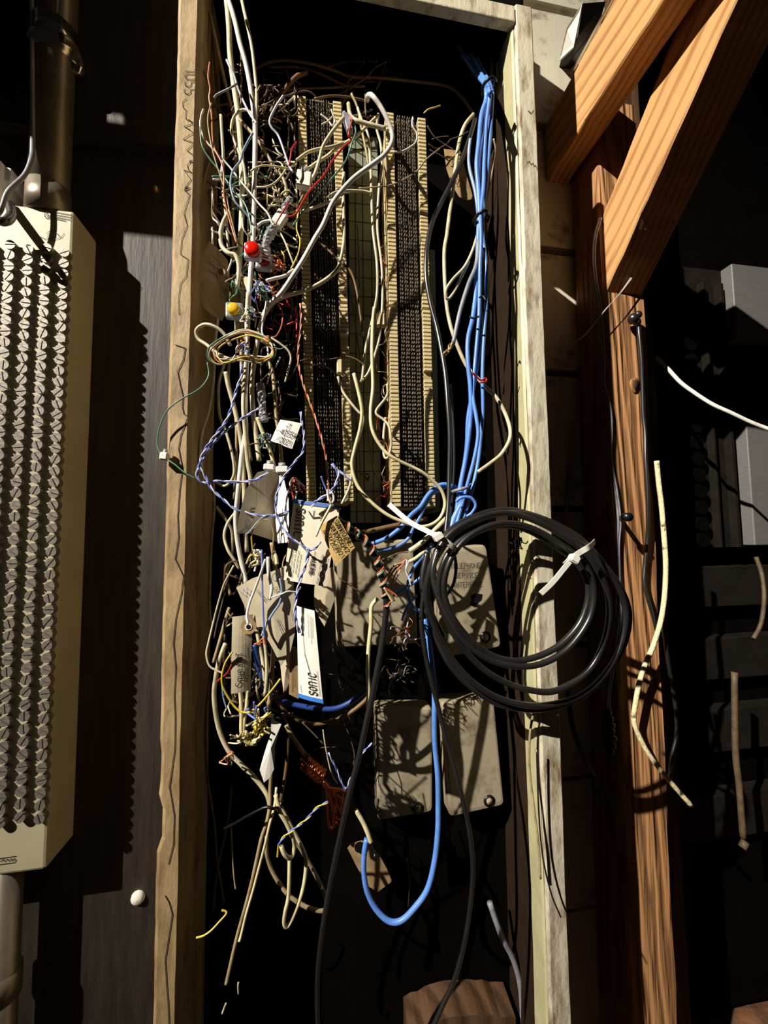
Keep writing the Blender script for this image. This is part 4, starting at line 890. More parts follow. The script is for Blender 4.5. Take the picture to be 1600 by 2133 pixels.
fw('lavender wire down from the joint into the rings', [(551, 655), (546, 690), (556, 715), (559, 742)], 4, LAV, -.128)

# wire-wrapped black cable
KP = [(672, 1066), (686, 1074), (702, 1082), (730, 1101), (755, 1121), (772, 1141), (785, 1167), (795, 1197), (802, 1230), (805, 1262), (802, 1298), (797, 1336), (786, 1395), (776, 1448), (763, 1505), (748, 1575), (731, 1640), (715, 1710), (696, 1800), (679, 1890), (667, 1972), (661, 2050), (662, 2150)]
t = thing('wrapped_cable', 'thick black cable wound with thin coloured wires, hanging to the bottom', 'cable', U(662, 2150, -.13))
p = path3(KP, (-.136, -.125), 8); r = [13 * .5 * sc(q) * (1 - .28 * max(0, (i / len(p) - .55)) / .45) for i, q in enumerate(p)]
v, f_ = tubevf(p, r, 12); raw('jacket', v, f_, BLACK, t)
pw = path3(KP[1:10], (-.1365, -.132), 40); L_ = [0]
for a, b in zip(pw[:-1], pw[1:]): L_.append(L_[-1] + (b - a).length)
for k, mm in enumerate((GREEN, WHITE, ORANGE)):
    P = []
    for i, q in enumerate(pw):
        tt = (pw[min(i + 1, len(pw) - 1)] - pw[max(0, i - 1)]).normalized(); o1 = (Vector((0, -1, 0)) - tt * -tt.y).normalized(); o2 = tt.cross(o1)
        a = L_[i] / L_[-1] * 2 * math.pi * 10 + k * .5 + .3 * math.sin(i * .05 + k); rr = 8.4 * sc(q)
        P.append(q + (o1 * math.cos(a) + o2 * math.sin(a)) * rr)
    v, f_ = tubevf(P, 1.9 * sc(pw[0]), 6); raw('wrapping_wire', v, f_, mm, t)
for k, (mm, e1, e2) in enumerate(((BRASS, (815, 1240), (822, 1252)), (BEIGE, (812, 1244), (818, 1254)), (ORANGE, (820, 1236), (828, 1243)))):
    v, f_ = tubevf(path3([(800, 1224), e1, e2], -.145, 6), .0009, 6); raw('loose_end', v, f_, mm, t)
wire('yellowish cable hanging just left of the wrapped cable', [(787, 1246), (774, 1264), (773, 1300), (768, 1350), (766, 1400), (768, 1440), (766, 1475)], 9, CREAM, -.118)

# ------------------------------------------------------------------ blue network cables
NAVYTOP = [(-1, 0)]
def blue(lab, pts, wd, mm=BLUE, y=-.115): return wire(lab, pts, wd, mm, y, 'network_cable', 'cable', 'blue network cables', n=7)
blue('rightmost blue cable of the vertical bunch', [(890, -40, -.04), (930, 20, -.05), (972, 80, -.045), (1002, 140, -.055), (1019, 172, -.08), (1024, 188), (1026, 196), (1023, 250), (1018, 325), (1012, 388), (1006, 450), (1006, 492), (1013, 555), (1013, 630), (1008, 705), (1005, 780), (1006, 855), (1002, 905), (997, 955), (986, 1010), (972, 1060), (958, 1100)], 7.5)
blue('second blue cable from the right in the vertical bunch', [(868, -40, -.045), (915, 22, -.055), (960, 82, -.05), (996, 145, -.06), (1015, 174, -.085), (1019, 190), (1020, 205), (1013, 260), (1009, 330), (1007, 390), (1001, 450), (1002, 500), (1000, 560), (998, 655), (992, 730), (985, 817), (992, 867), (996, 905), (988, 955), (974, 1008), (960, 1060), (950, 1095)], 8, BLUE, -.122)
blue('thickest blue cable, left of the vertical bunch', [(840, -40, -.05), (900, 28, -.06), (948, 88, -.05), (990, 150, -.06), (1009, 174, -.08), (1013, 190), (1012, 210), (1003, 240), (997, 300), (993, 345), (997, 400), (998, 452), (996, 500), (993, 580), (986, 655), (975, 706), (975, 756), (980, 806), (981, 856), (977, 905), (970, 955), (959, 1012), (952, 1060), (948, 1095)], 9.5, BLUE, -.118)
blue('blue cable crossing inside the vertical bunch', [(855, -40, -.035), (925, 30, -.045), (966, 92, -.04), (1004, 155, -.055), (1014, 176, -.07), (1017, 190), (1017, 215), (1022, 280), (1014, 345), (1004, 400), (999, 452), (1003, 500), (994, 560), (998, 620), (1001, 690), (994, 760), (986, 810), (975, 870), (972, 930), (962, 1000), (955, 1050)], 8, BLUE, -.108)
blue('loose pale-blue cable bowing left above the lower tie', [(980, 290), (977, 318), (978, 350), (990, 400), (996, 450), (999, 520), (990, 560)], 7, LBLUE, -.11)
blue('blue cable with shade in its colour lying on top at the upper edge', [(795, -30, -.05), (850, 12, -.055), (885, 45, -.06), (930, 75, -.055), (970, 115, -.06), (1000, 155, -.065), (1012, 180, -.08), (1011, 260, -.1), (1000, 330, -.1), (996, 450, -.11)], 7, SHADEBLUE)
t_ = wire('grey-blue cable ending in a frayed stub left of the bunch', [(997, 500), (992, 552), (976, 592), (960, 643), (952, 678), (944, 716)], 9, GREYJ, -.118)
t = thing('frayed_end', 'bare copper strands fraying from the grey-blue stub', 'wire', U(930, 742, -.118), None)
for i in range(7):
    v, f_ = tubevf(path3([(943, 714), (938 + random.uniform(-4, 4), 722 + random.uniform(-3, 3)), (933 + random.uniform(-5, 5), 731 + random.uniform(-4, 4)), (925 + random.uniform(-3, 6), 738 + random.uniform(-5, 5))], -.118, 5, .004), .0011, 6); raw('strand', v, f_, BRASS, t)
blue('blue cable turning left under the long beige loop, upper of two', [(985, 1010, -.1), (960, 1018, -.105), (930, 1009), (911, 1013), (891, 1032), (876, 1055), (856, 1073), (840, 1093), (824, 1108), (803, 1122), (775, 1133)], 9, BLUE, -.108)
blue('blue cable turning left under the long beige loop, lower of two', [(960, 1030, -.1), (935, 1012), (919, 1020), (901, 1028), (884, 1057), (873, 1080), (860, 1101), (851, 1121), (830, 1137), (810, 1143), (786, 1147)], 8, BLUE, -.104)
blue('blue cable bowing left inside the black coil crossing', [(900, 1132), (892, 1146), (870, 1172), (857, 1193), (850, 1218), (851, 1243), (864, 1268), (885, 1273)], 8, BLUE, -.108)
blue('short blue cable pointing at the wrapped cable', [(902, 1185), (890, 1194), (867, 1210), (842, 1226), (819, 1241)], 8, BLUE, -.11)
blue('short blue cable end with copper tip below the crossing', [(868, 1240), (852, 1258), (843, 1276), (838, 1292)], 6, BLUE, -.10)
blue('blue hook curling right where the bunch is tied', [(950, 1045), (962, 1036), (981, 1037), (991, 1052), (983, 1068), (972, 1076)], 6.5, BLUE, -.128)
blue('thick blue bulge of cable below the tie', [(958, 1024), (962, 1045), (953, 1065), (944, 1085), (940, 1105)], 13, BLUE, -.12)
wire('shade-coloured blue cable swagging behind the white card to the wrapped cable', [(530, 1342), (537, 1378), (543, 1408), (553, 1436), (577, 1456), (615, 1468), (662, 1476), (702, 1475), (740, 1456), (768, 1430), (782, 1412)], 11, SHADEBLUE, -.104, 'network_cable', 'cable', n=7)
wire('brown cable swagging below the shade-coloured blue cable', [(575, 1452), (592, 1480), (616, 1497), (652, 1508), (690, 1502), (727, 1486), (760, 1460), (778, 1435)], 9, BROWN, -.09)
wire('bright blue cable hanging in a U to the cream sleeve at the bottom', [(884, 1290), (892, 1325), (899, 1380), (905, 1437), (905, 1492), (906, 1550), (912, 1617), (913, 1680), (912, 1732), (905, 1795), (890, 1853), (862, 1893), (835, 1918), (809, 1918), (783, 1893), (765, 1857), (758, 1815), (759, 1778), (764, 1748)], 11.5, BLUE, -.116, 'network_cable', 'cable', n=8, sides=10)
wire('cream sleeve tilted at the end of the bright blue U', [(741, 1687), (755, 1710), (765, 1732), (773, 1755)], 10, CREAM, -.122, 'sleeve', 'sleeve')
fw('bare drain wires below the cream sleeve', [(772, 1755), (777, 1770), (781, 1783)], 4, GREYJ, -.115)
# black ties round the blue bunch
for lab, px, py, Yc, rx, ry in (('black cable tie at the top of the blue bunch', 1018, 180, -.112, 13, .009), ('black cable tie at the narrow waist of the blue bunch', 1001, 455, -.117, 13, .011), ('grey cable tie where the blue bunch meets the coil', 958, 1020, -.117, 15, .011)):
    c = U(px, py, Yc); s = sc(c)
    P = [c + Vector((rx * s * math.cos(a * .3307), ry * math.sin(a * .3307), .002 * math.cos(a * .3307))) for a in range(20)]
    v, f_ = tubevf(P, .0019, 6); t = thing('cable_tie', lab, 'cable tie', c)
    raw('strap', v, f_, GREYJ if 'grey' in lab else BLACKM, t)
    box('head', c.x + rx * s - .002, c.x + rx * s + .003, c.y - .004, c.y + .002, c.z - .002, c.z + .003, GREYJ if 'grey' in lab else BLACKM, t)
for lab, q, mm in (('thin black strap round two blue cables at mid height', [(998, 620), (1006, 617), (1012, 626)], BLACKM), ('thin dark strap low on the blue bunch', [(978, 660), (988, 663), (998, 659)], BLACKM), ('red twist tie on the beige cable beside the blue bunch', [(984, 776), (992, 784), (1002, 792), (1012, 788), (1012, 795), (1000, 797)], RED)):
    wire(lab, q, 4, mm, -.128, 'twist_tie', 'tie')

# right-hand cables
wire('beige cable running down behind the blue bunch and swinging out right', [(986, 239), (968, 262), (956, 300), (949, 350), (943, 400), (936, 450), (931, 490), (926, 520), (926, 568), (930, 630), (938, 676), (952, 718), (972, 762), (995, 788), (1013, 808), (1032, 826), (1050, 856), (1062, 890), (1061, 917), (1045, 945), (1024, 963), (996, 983)], 8, BEIGE, (-.06, -.125))
wire('black cable falling past the right punch-down column', [(990, 250), (978, 290), (962, 335), (945, 372), (918, 425), (901, 462), (892, 500), (888, 535), (888, 580), (897, 632), (910, 682), (920, 732), (928, 782), (933, 845), (937, 905), (936, 980), (934, 1050), (928, 1115)], 10, BLACK, (-.07, -.122), n=7)
wire('thin black cable beside the falling black cable', [(938, 800), (944, 880), (946, 960), (942, 1040), (936, 1100)], 5, BLACK, -.10)
wire('beige cable hairpin beside the blue bunch', [(1000, 470), (985, 520), (968, 555), (945, 580), (930, 602), (929, 618), (935, 622), (947, 606), (960, 580), (977, 545)], 6, BEIGE, -.105)
wire('pale cable behind the right edge of the blue bunch', [(1028, 290), (1031, 312), (1026, 350), (1018, 395), (1010, 440), (1004, 480)], 5, TAN, -.095)
wire('brown cable rising at the top right of the cabinet interior', [(1022, 100), (1024, 140), (1022, 180)], 8, BROWN, -.05)
wire('thick beige cable end pointing down from the long loop to frayed pairs', [(935, 1075), (920, 1090), (900, 1110), (876, 1132), (853, 1148)], 11, BEIGE, -.106)
wire('cream cable under the thick beige end', [(893, 1143), (880, 1152), (866, 1163), (853, 1170)], 8, CREAM, -.106)
wire('brown cable lying level behind the wrapped cable', [(745, 1112), (780, 1104), (815, 1096), (845, 1090), (890, 1080)], 10, BROWN, -.05)
FP = 'bare pairs splayed beside the wrapped cable'
for i, (mm, p) in enumerate(((ORANGE, [(848, 1165), (828, 1180), (812, 1200), (806, 1212)]), (TAN, [(845, 1172), (822, 1178), (808, 1198)]), (ORANGE, [(842, 1172), (826, 1192), (816, 1216)]), (WHITE, [(848, 1166), (846, 1185), (852, 1205), (856, 1220)]), (BEIGE, [(836, 1182), (826, 1205), (818, 1218)]), (BROWN, [(850, 1150), (830, 1152), (812, 1160), (796, 1170)]), (LAV, [(852, 1168), (846, 1190), (858, 1212)]))):
    fw(('broad orange', 'tan', 'thin orange', 'white', 'beige', 'arched brown', 'lavender')[i] + ' wire splayed between the beige cable end and the wrapped cable', p, 5 if i < 2 else 3, mm, -.115 - .002 * i, FP)

# ------------------------------------------------------------------ black coil
coil = [(925, 1330, -.12), (896, 1270, -.125), (893, 1215, -.13), (908, 1165, -.13), (938, 1118, -.13), (985, 1088, -.13), (1040, 1070, -.13), (1092, 1071, -.132), (1140, 1088, -.134), (1190, 1116, -.137), (1226, 1142, -.14), (1255, 1178, -.14), (1284, 1215, -.138), (1301, 1258, -.136), (1302, 1305, -.134), (1286, 1360, -.132), (1252, 1412, -.132), (1205, 1450, -.132), (1145, 1468, -.132), (1090, 1468, -.132), (1030, 1450, -.13), (975, 1412, -.13), (930, 1355, -.13), (900, 1290, -.132), (888, 1230, -.136),
        (905, 1160, -.14), (940, 1110, -.14), (990, 1082, -.14), (1045, 1068, -.14), (1096, 1078, -.142), (1150, 1102, -.145), (1205, 1138, -.148), (1236, 1172, -.15), (1262, 1225, -.148), (1268, 1280, -.146), (1258, 1335, -.144), (1235, 1385, -.142), (1200, 1418, -.142), (1152, 1440, -.142), (1102, 1437, -.142), (1050, 1420, -.14), (1000, 1388, -.14), (958, 1340, -.142), (925, 1280, -.144), (914, 1225, -.146),
        (925, 1170, -.15), (955, 1130, -.15), (1000, 1105, -.15), (1045, 1095, -.15), (1095, 1103, -.15), (1145, 1130, -.152), (1190, 1162, -.154), (1217, 1195, -.156), (1226, 1235, -.156), (1217, 1278, -.155), (1198, 1312, -.154), (1163, 1346, -.153), (1115, 1369, -.152), (1065, 1376, -.152), (1015, 1360, -.151), (970, 1322, -.152), (938, 1275, -.154), (925, 1225, -.156),
        (936, 1172, -.158), (965, 1128, -.158), (1012, 1098, -.158), (1060, 1090, -.158), (1112, 1102, -.158), (1168, 1134, -.160), (1212, 1168, -.161), (1234, 1210, -.162), (1236, 1255, -.161), (1222, 1300, -.16), (1182, 1352, -.159), (1130, 1382, -.158), (1075, 1388, -.157), (1015, 1372, -.155), (962, 1330, -.152), (925, 1270, -.148), (905, 1215, -.144),
        (905, 1170, -.142), (935, 1108, -.136), (990, 1075, -.128), (1050, 1062, -.126), (1105, 1072, -.128), (1165, 1096, -.131), (1215, 1128, -.134), (1262, 1182, -.134), (1295, 1230, -.131), (1310, 1280, -.128), (1300, 1340, -.126), (1265, 1400, -.126), (1225, 1442, -.126), (1170, 1468, -.126), (1110, 1478, -.126), (1045, 1468, -.124), (990, 1438, -.124), (940, 1388, -.122), (910, 1330, -.118), (890, 1270, -.116), (880, 1210, -.114), (890, 1150, -.112)]
wire('black cable coiled in several hanging turns in front of the right stile', coil, 13, BLACK, name='coiled_cable', cat='cable', n=7, sides=10, jit=0)
wire('black cable falling from the coil to the bottom right of the cabinet', [(945, 1112), (912, 1160), (888, 1215), (878, 1285), (884, 1350), (898, 1415), (914, 1478), (930, 1540), (946, 1592), (960, 1650), (973, 1705), (982, 1762), (985, 1820), (978, 1900), (965, 1975), (945, 2045), (922, 2095), (900, 2145)], 10, BLACK, -.128, n=7)
wire('short black cable loop hanging inside the coil', [(945, 1145), (950, 1180), (945, 1215), (930, 1240), (915, 1255)], 7, BLACK, -.125)
def ziptie(label, strap, tail, hd, Y, ang):
    t = thing('zip_tie', label, 'zip tie', U(*tail[-1]))
    def flat(name, pts, wd):
        p = catmull([U(*q) for q in pts], 6); V = []; F = []
        for i, q in enumerate(p):
            tt = (p[min(i + 1, len(p) - 1)] - p[max(i - 1, 0)]).normalized(); s = tt.cross(Vector((0, -1, 0))).normalized() * wd / 2 * sc(q)
            for a, b in ((-1, 0), (1, 0), (1, 1), (-1, 1)): V.append(q + s * a + Vector((0, .0013 * b, 0)))
        for i in range(len(p) - 1):
            for k in range(4): F.append((i * 4 + k, i * 4 + (k + 1) % 4, i * 4 + 4 + (k + 1) % 4, i * 4 + 4 + k))
        F += [(3, 2, 1, 0), tuple(len(V) - 4 + k for k in range(4))]
        raw(name, V, F, NYLON, t, False)
    flat('strap', strap, 11); flat('tail', tail, 10.5)
    c = U(*hd); s = sc(c); bm = bmesh.new(); v, f_ = boxvf(-10 * s, 10 * s, -.005, .003, -8 * s, 8 * s)
    bv = [bm.verts.new(Matrix.Rotation(ang, 3, 'Y') @ Vector(q) + c) for q in v]
    for q in f_: bm.faces.new([bv[i] for i in q])
    bmesh.ops.bevel(bm, geom=list(bm.edges), offset=.0011, segments=2, affect='EDGES'); frombm('head', bm, NYLON, t)
ziptie('white zip tie cinching the coil, tail pointing down left', [(1240, 1128, -.13), (1230, 1138, -.168), (1210, 1150, -.171), (1190, 1164, -.171), (1178, 1175, -.166)], [(1193, 1163, -.172), (1176, 1184, -.173), (1152, 1213, -.172), (1127, 1237, -.168)], (1194, 1164, -.172), 0, .55)
ziptie('white zip tie holding the long beige loop to the coil, tail pointing up left', [(905, 1112, -.162), (925, 1124, -.168), (948, 1143, -.164), (955, 1150, -.15)], [(912, 1117, -.166), (890, 1106, -.16), (852, 1086, -.15), (810, 1050, -.14)], (912, 1118, -.167), 0, -.55)

# ------------------------------------------------------------------ copper bundle, knots and tufts
t = thing('copper_bundle', 'bundle of bare copper loops bound with copper wire, hanging low', 'wire', U(695, 1728, -.11))
for i, (ex, ey, lw) in enumerate(((690, 1722, 6), (700, 1712, 5), (707, 1706, 5), (713, 1692, 4), (696, 1690, 4), (718, 1672, 4))):
    P = [(627, 1578 + i), (645, 1592 + i * 1.5), (668, 1615 + i), (680, 1640), (ex - lw, ey - 25), (ex - lw * .6, ey), (ex + lw * .6, ey + 2), (ex + lw, ey - 22), (688, 1645), (674, 1622 + i)]
    v, f_ = tubevf(path3(P, -.11 - .002 * i, 6), .0015, 6); raw('loop', v, f_, COPPER, t)
P = []
for k in range(90):
    s = k / 89; a = k * .95; q = U(634 + 38 * s, 1586 + 32 * s, -.113); P.append(q + Vector((math.cos(a) * .006 * .6, -math.cos(a) * .0 + math.sin(a) * .007, math.cos(a) * .006)))
v, f_ = tubevf(P, .0012, 6); raw('binding', v, f_, COPPER, t)
wire('brown cable leading down to the copper bundle', [(596, 1510), (610, 1535), (622, 1553), (642, 1581), (655, 1596)], 9, TAN, -.105)
pair('yellow and blue pair from the hook to the copper bundle', [(580, 1762), (590, 1745), (615, 1725), (640, 1705), (660, 1683), (684, 1670)], 5.5, YELLOW, BLUEW, -.13)
fw('black and yellow stub below the cream hook', [(580, 1760), (579, 1772), (578, 1785)], 4, YELLOW, -.125)
pair('white and blue pair making a V beside the wrapped cable', [(684, 1568), (700, 1600), (712, 1630), (721, 1643), (730, 1622), (741, 1597), (752, 1572), (776, 1548)], 4.5, LAV, BLUEW, -.118)
fw('cream pair lead hanging above the copper bundle', [(673, 1520), (677, 1548), (683, 1580), (692, 1615), (703, 1632)], 3, BEIGE, -.11)
fw('thin dim wire wandering behind the card toward the copper bundle', [(630, 1505), (655, 1530), (675, 1552), (684, 1570)], 3, DULLBR, -.10)
for i, p in enumerate(([(692, 1340), (702, 1400), (712, 1440), (722, 1480), (740, 1520)], [(712, 1498), (727, 1530), (738, 1570), (735, 1600)], [(680, 1404), (720, 1404), (742, 1380), (760, 1355)], [(690, 1455), (720, 1432), (752, 1412)], [(655, 1565), (665, 1558), (700, 1556)], [(848, 1790), (853, 1840), (850, 1890)], [(700, 1200), (730, 1220), (760, 1240)], [(704, 1300), (715, 1345), (722, 1390)])):
    fw(('long dim wire below the grey tag', 'short dim wire ending beside the black cable', 'dim wire sagging below the half hidden interface box', 'dim straight wire above the swagging cables', 'tiny dim wire left of the copper bundle', 'thin dim wire under the lower interface boxes', 'thin wire across the half hidden interface box', 'dim wire at the tip of the grey tag')[i], p, 2.2, DULLBR, -.07)
def tuft(name, label, cx_, cy_, n, ext, cols, Y, wd=2.4, seed=1, cat='wires', direc=None):
    """a bunch of loose wire ends, each a strand"""
    rs = random.Random(seed); t = thing(name, label, cat, U(cx_, cy_ + ext, Y))
    for i in range(n):
        a = rs.uniform(0, 6.28) if direc is None else direc + rs.uniform(-.9, .9); l = ext * rs.uniform(.45, 1)
        P = [(cx_ + rs.uniform(-6, 6), cy_ + rs.uniform(-6, 6))]
        for k in range(1, 4):
            P.append((cx_ + math.cos(a) * l * k / 3 + rs.uniform(-.2, .2) * ext, cy_ + math.sin(a) * l * k / 3 + rs.uniform(-.2, .2) * ext))
        pp = catmull([U(x, y, Y + rs.uniform(-.012, .012)) for x, y in P], 5)
        v, f_ = tubevf(pp, wd * .5 * sc(pp[0]), 5); raw('strand', v, f_, rs.choice(cols), t)
    return t
tuft('wire_tuft', 'tuft of copper and white wire ends in front of the half hidden interface box', 850, 1322, 14, 46, [COPPER, BRASS, DULLBR, LAV], -.10, seed=3)
tuft('wire_tuft', 'dark tuft of thin wire ends below the copper and white tuft', 835, 1400, 16, 50, [DULLBR, DULLBR, GREYJ], -.085, 2, seed=4)
tuft('wire_tuft', 'knot of yellow and blue wire ends under the shipping tag', 538, 1500, 26, 44, [YELLOW, YELLOW, CREAM, BEIGE, BLUEW, DULLBR], -.135, 4, seed=5)
tuft('wire_tuft', 'yellow wire ends trailing down left of the knot', 520, 1530, 12, 42, [YELLOW, CREAM, DULLBR], -.135, 3.4, seed=6, direc=2.5)
tuft('wire_tuft', 'small orange and red wire ends at left below the knot', 482, 1570, 7, 34, [ORANGE, RED, BEIGE, GREEN], -.122, 3, seed=7, direc=1.6)
tuft('wire_tuft', 'spray of coloured wire ends right of the big service tag', 612, 1000, 12, 42, [RED, WHITE, LAV, BROWN, BEIGE], -.115, 3.2, seed=8, direc=1.5)
tuft('wire_tuft', 'coloured wire ends below the red button splices', 538, 590, 16, 40, [GREEN, WHITE, RED, LAV, BLUEW, CREAM], -.122, 3, seed=9, direc=1.4)
tuft('wire_tuft', 'yellow and red wire ends right of the red button splices', 590, 555, 12, 30, [YELLOW, RED, ORANGE, BRASS], -.112, 3, seed=10)
tuft('wire_tuft', 'copper wire ends bursting from the taped joint', 562, 605, 10, 32, [COPPER, BRASS, ORANGE], -.115, 3, seed=11)
tuft('wire_tuft', 'dark wire ends round the small tilted module', 590, 420, 18, 42, [DULLBR, BEIGE, CREAM, BLACKM], -.10, 3, seed=12)
tuft('wire_tuft', 'coloured ends below the foil sleeve', 552, 905, 12, 45, [YELLOW, BLUEW, GREEN, CREAM, DULLBR], -.118, 3, seed=13, direc=1.5)
tuft('wire_tuft', 'striped wire ends behind the big service tag, lower side', 535, 1150, 14, 36, [YELLOW, BLUEW, DULLBR, CREAM, WHITE], -.118, 4, seed=14, direc=1.5)
tuft('wire_tuft', 'orange wire ends in the ringed wires', 500, 720, 9, 30, [ORANGE, BLUEW, WHITE, BROWN], -.134, 3, seed=15)
tuft('wire_tuft', 'curly black wire wisp hanging by the right stile', 1082, 1120, 8, 40, [BLACKM], -.108, 2.6, seed=16, direc=1.7)
tuft('wire_tuft', 'wire ends between the taped joint and the brown tag', 520, 640, 14, 40, [GREEN, WHITE, CREAM, BLUEW, DULLBR], -.112, 2.8, seed=17, direc=1.5)
# the dense brown tangle nobody could count
def tangle(label, x0, x1, y0, y1, n, cols, Y, wd, seed, wander=45):
    rs = random.Random(seed)
    groups = {}
    t = thing('wire_tangle', label, 'wires', U((x0 + x1) / 2, y1, Y))
    for i in range(n):
        x, y = rs.uniform(x0, x1), rs.uniform(y0, y1); a = rs.uniform(0, 6.28); P = []
        for k in range(5):
            P.append((min(x1 + 12, max(x0 - 12, x)), min(y1 + 12, max(y0 - 12, y)))); a += rs.uniform(-.9, .9); s = rs.uniform(.4, 1) * wander
            x += math.cos(a) * s; y += math.sin(a) * s
        mm = rs.choice(cols); V, F = groups.setdefault(mm.name, (mm, [], []))[1:]
        pp = catmull([U(px, py, Y + rs.uniform(-.015, .015)) for px, py in P], 5)
        tubevf(pp, wd * rs.uniform(.7, 1.3) * .5 * sc(pp[0]), 5, V, F)
    for mm, V, F in groups.values(): tag(raw('loose_wires', V, F, mm, t), kind='stuff')
    t['kind'] = 'stuff'
    return t
tangle('dim tangle of jumper wires between bundle and left column, top', 540, 602, 190, 350, 28, [DULLBR, BROWN, DULLBR, BLACKM, BEIGE], -.07, 3.2, 21)
tangle('dense tangle of jumper wires round the dark splices', 530, 606, 350, 520, 46, [DULLBR, BROWN, BLACKM, BEIGE, CREAM, TAN], -.088, 3.4, 22, 36)
tangle('tangle of jumper wires left of the middle of the left column', 555, 606, 520, 700, 30, [DULLBR, BROWN, BLACKM, RED], -.075, 3, 23)
tangle('dark tangle of wires between the rings and the left column', 556, 606, 700, 860, 22, [DULLBR, BLACKM, BROWN], -.07, 2.6, 24)
tangle('tangle of fine wires in the heart of the upper bundle', 455, 545, 380, 640, 40, [DULLBR, TAN, BEIGE, BROWN, GREEN, WHITE], -.094, 3, 25)
tangle('tangle of fine wires in the heart of the lower bundle', 480, 600, 1130, 1480, 50, [DULLBR, TAN, BEIGE, BROWN, BLACKM], -.10, 3.4, 26)
tangle('tangle of fine wires beside the left stile, upper half', 430, 490, 130, 420, 22, [DULLBR, BROWN, TAN], -.07, 3, 27, 70)
tangle('dark tangle above the columns at the cabinet top', 560, 800, 140, 230, 22, [DULLBR, BROWN], -.03, 3, 28, 70)
tangle('red and yellow jumper wires fanned along the left edge of the right column', 797, 812, 420, 1040, 40, [RED, DULLBR, BEIGE, ORANGE], -.045, 2.4, 29, 16)

# ------------------------------------------------------------------ cords on the post and beyond
def corded(lab, pts, wd, mm, Y, **k): return wire(lab, pts, wd, mm, Y, 'cord', 'cord', **k)
CP = [(1250, 455), (1240, 490), (1236, 530), (1239, 580), (1247, 630), (1252, 680), (1256, 744), (1256, 801), (1269, 849), (1272, 901), (1270, 954), (1282, 1019), (1290, 1085), (1287, 1135), (1288, 1197), (1291, 1250), (1288, 1310), (1276, 1390), (1268, 1440), (1266, 1480)]
t = thing('cord', 'flat grey two-core cord running down the left edge of the post', 'cord', U(1266, 1480, .055))
for dx in (-2.2, 2.2):
    p = path3([(x + dx, y) for x, y in CP], .022, 7); v, f_ = tubevf(p, [2.6 * sc(q) for q in p], 8); raw('conductor', v, f_, GREYJ, t)
t = thing('cord_plug', 'black ribbed plug at the lower end of the grey cord', 'plug', U(1268, 1580, .04))
for i, (py, r_) in enumerate(((1482, 8), (1495, 11), (1508, 13), (1520, 12), (1534, 15), (1550, 13), (1565, 9))):
    a = U(1266 + i * .6, py - 6, .015); b = U(1266 + i * .6, py + 6, .015); v, f_ = tubevf([a, a.lerp(b, .25), a.lerp(b, .75), b], [r_ * .8 * sc(a), r_ * sc(a), r_ * sc(a), r_ * .8 * sc(a)], 12); raw('rib', v, f_, BLACKM, t)
corded('black cord hanging from the insulator down the front of the post', [(1330, 676), (1332, 700), (1336, 744), (1338, 796), (1340, 862), (1344, 901), (1345, 954), (1349, 1019), (1350, 1085), (1349, 1122), (1344, 1172), (1342, 1212), (1350, 1247), (1362, 1287), (1372, 1330)], 8, BLACK, .018)
t = thing('insulator_knob', 'black glossy cord knob nailed to the top of the post', 'knob', U(1326, 680, .05))
for i, (x, y, r_) in enumerate(((1319, 664, 11), (1329, 656, 8), (1327, 671, 8))):
    c = U(x, y, .015); rr = r_ * sc(c); bm = bmesh.new(); bmesh.ops.create_uvsphere(bm, u_segments=12, v_segments=8, radius=rr)
    for q in bm.verts: q.co = q.co + c
    frombm('lobe', bm, BLACK, t, True)
t = thing('nail', 'bent black nail sticking out of the post', 'nail', U(1312, 1085, .03))
v, f_ = tubevf([U(1290, 1078, .031), U(1300, 1078, .0), U(1306, 1078, -.012)], .0035, 8); raw('shank', v, f_, BLACKM, t)
v, f_ = tubevf([U(1303, 1077, -.008), U(1310, 1077, -.018)], .0065, 10); raw('nail_head', v, f_, BLACKM, t)
corded('cord smeared with cream paint hanging right of the post', [(1368, 960), (1373, 1010), (1378, 1050), (1383, 1110), (1387, 1172), (1385, 1235), (1377, 1292), (1361, 1345), (1345, 1382), (1332, 1422), (1323, 1472), (1321, 1505), (1337, 1545), (1358, 1580), (1397, 1629), (1440, 1678)], 10, PAINTED, .005, n=9)
corded('thin black cord bowing right beside the painted cord', [(1380, 1290), (1392, 1380), (1404, 1450), (1410, 1520), (1400, 1580), (1393, 1640)], 8, BLACK, .018)
corded('black cord hanging behind the coil toward the post foot', [(1183, 1440), (1190, 1500), (1203, 1545), (1222, 1585), (1238, 1612)], 11, BLACK, .03)
corded('white cable slanting across the dark panel at the right edge', [(1364, 743, .11), (1390, 767, .10), (1416, 795, .085), (1442, 815, .07), (1482, 841, .05), (1521, 859, .03), (1561, 878, .015), (1600, 893, 0), (1680, 920, -.03)], 8, WHITE, .05)
t = thing('hanging_rod', 'grey pull rod with a small tip hanging in the dark at the right', 'rod', U(1548, 1768, .1))
v, f_ = tubevf(path3([(1530, 1400), (1532, 1560), (1540, 1640), (1548, 1745)], .1, 6), .0050, 10); raw('shaft', v, f_, DULLBR, t)
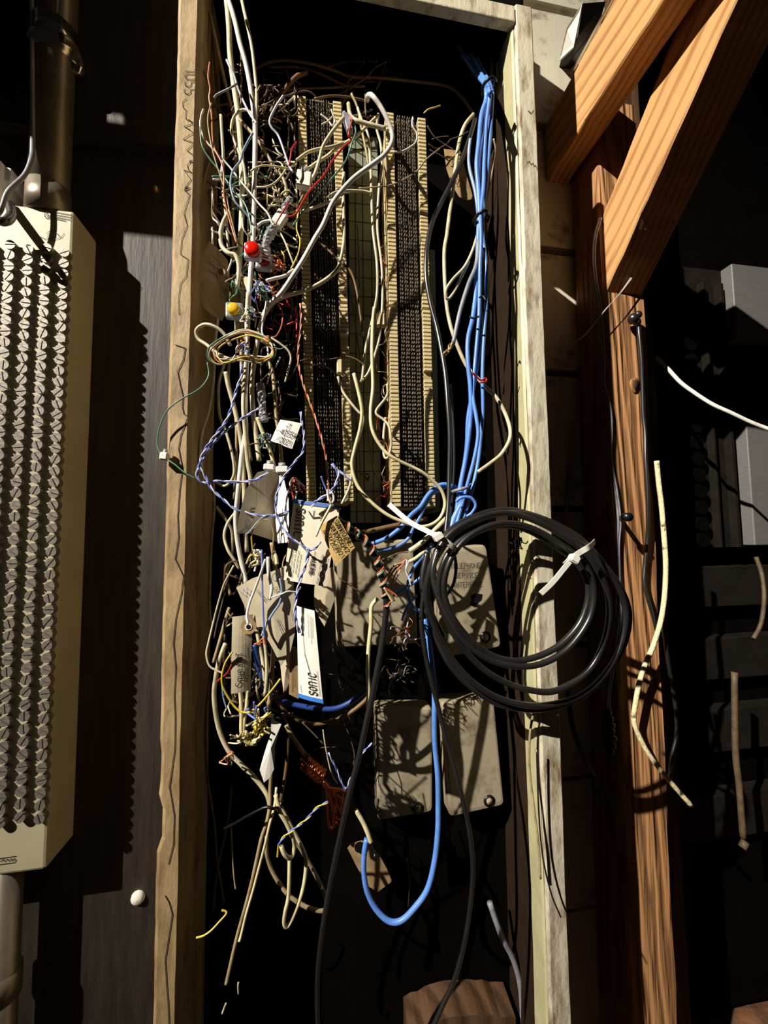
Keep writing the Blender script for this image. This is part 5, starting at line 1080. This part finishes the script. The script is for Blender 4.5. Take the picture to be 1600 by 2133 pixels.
v, f_ = tubevf([U(1553, 1752, .1), U(1546, 1766, .1)], .0062, 10); raw('tip', v, f_, DULLBR, t)
corded('dim pale cord end near the top of the pull rod', [(1575, 1160, .12), (1588, 1200, .11), (1592, 1250, .1), (1585, 1300, .1), (1570, 1330, .1)], 8, DULLBR, .1)  # pale cord given a dull brown in place of the darkness around it
corded('grey cable rising from the floor inside the cabinet, bottom right', [(1020, 1880), (1045, 1950), (1070, 2000), (1085, 2060), (1090, 2150)], 12, GREYJ, -.03)
corded('thin black wire hugging the inner edge of the right stile, low down', [(1112, 1480), (1104, 1530), (1103, 1600), (1112, 1680), (1122, 1760), (1126, 1830)], 5, TAN, -.108)
corded('long thin wire bowing across the lower right stile', [(1118, 1560), (1122, 1680), (1130, 1780), (1148, 1860), (1168, 1910)], 3.5, BLACK, -.115)
corded('dim rope hanging down the white siding', [(1196, 880), (1188, 980), (1180, 1060), (1176, 1130), (1172, 1200)], 8, TAN, .09)
t = thing('cobweb', 'cobweb strand stretched from the brace to the siding', 'cobweb', U(1165, 745, .06))
for k in range(3):
    v, f_ = tubevf(path3([(1318, 572 + k * 3), (1290, 612 + k), (1258, 650 - k), (1222, 692 + 2 * k), (1190, 720), (1165, 742 + 4 * k)], .01, 6), .0004, 5); raw('thread', v, f_, WHITE, t)

sb = thing('sill_block', 'reddish brown rough timber block on the cabinet floor at the bottom edge', 'block', U(960, 2180, -.03))
za = U(960, 2122, -.03).z
V = []; F = []; nx_ = 14
x0_, x1_ = U(850, 2110, -.03).x, U(1070, 2110, -.03).x
for i in range(nx_ + 1):
    x = x0_ + (x1_ - x0_) * i / nx_; h = za + .010 * math.sin(i * .28) + random.uniform(-.0015, .0015)
    for y, z in ((-.035, za - .12), (-.035, h), (-.002, h + .006), (-.002, za - .12)): V.append((x, y, z))
for i in range(nx_):
    for k in range(4): F.append((i * 4 + k, i * 4 + (k + 1) % 4, i * 4 + 4 + (k + 1) % 4, i * 4 + 4 + k))
F += [(3, 2, 1, 0), tuple(nx_ * 4 + k for k in range(4))]
raw('timber', V, F, OLDWOOD, sb, False)
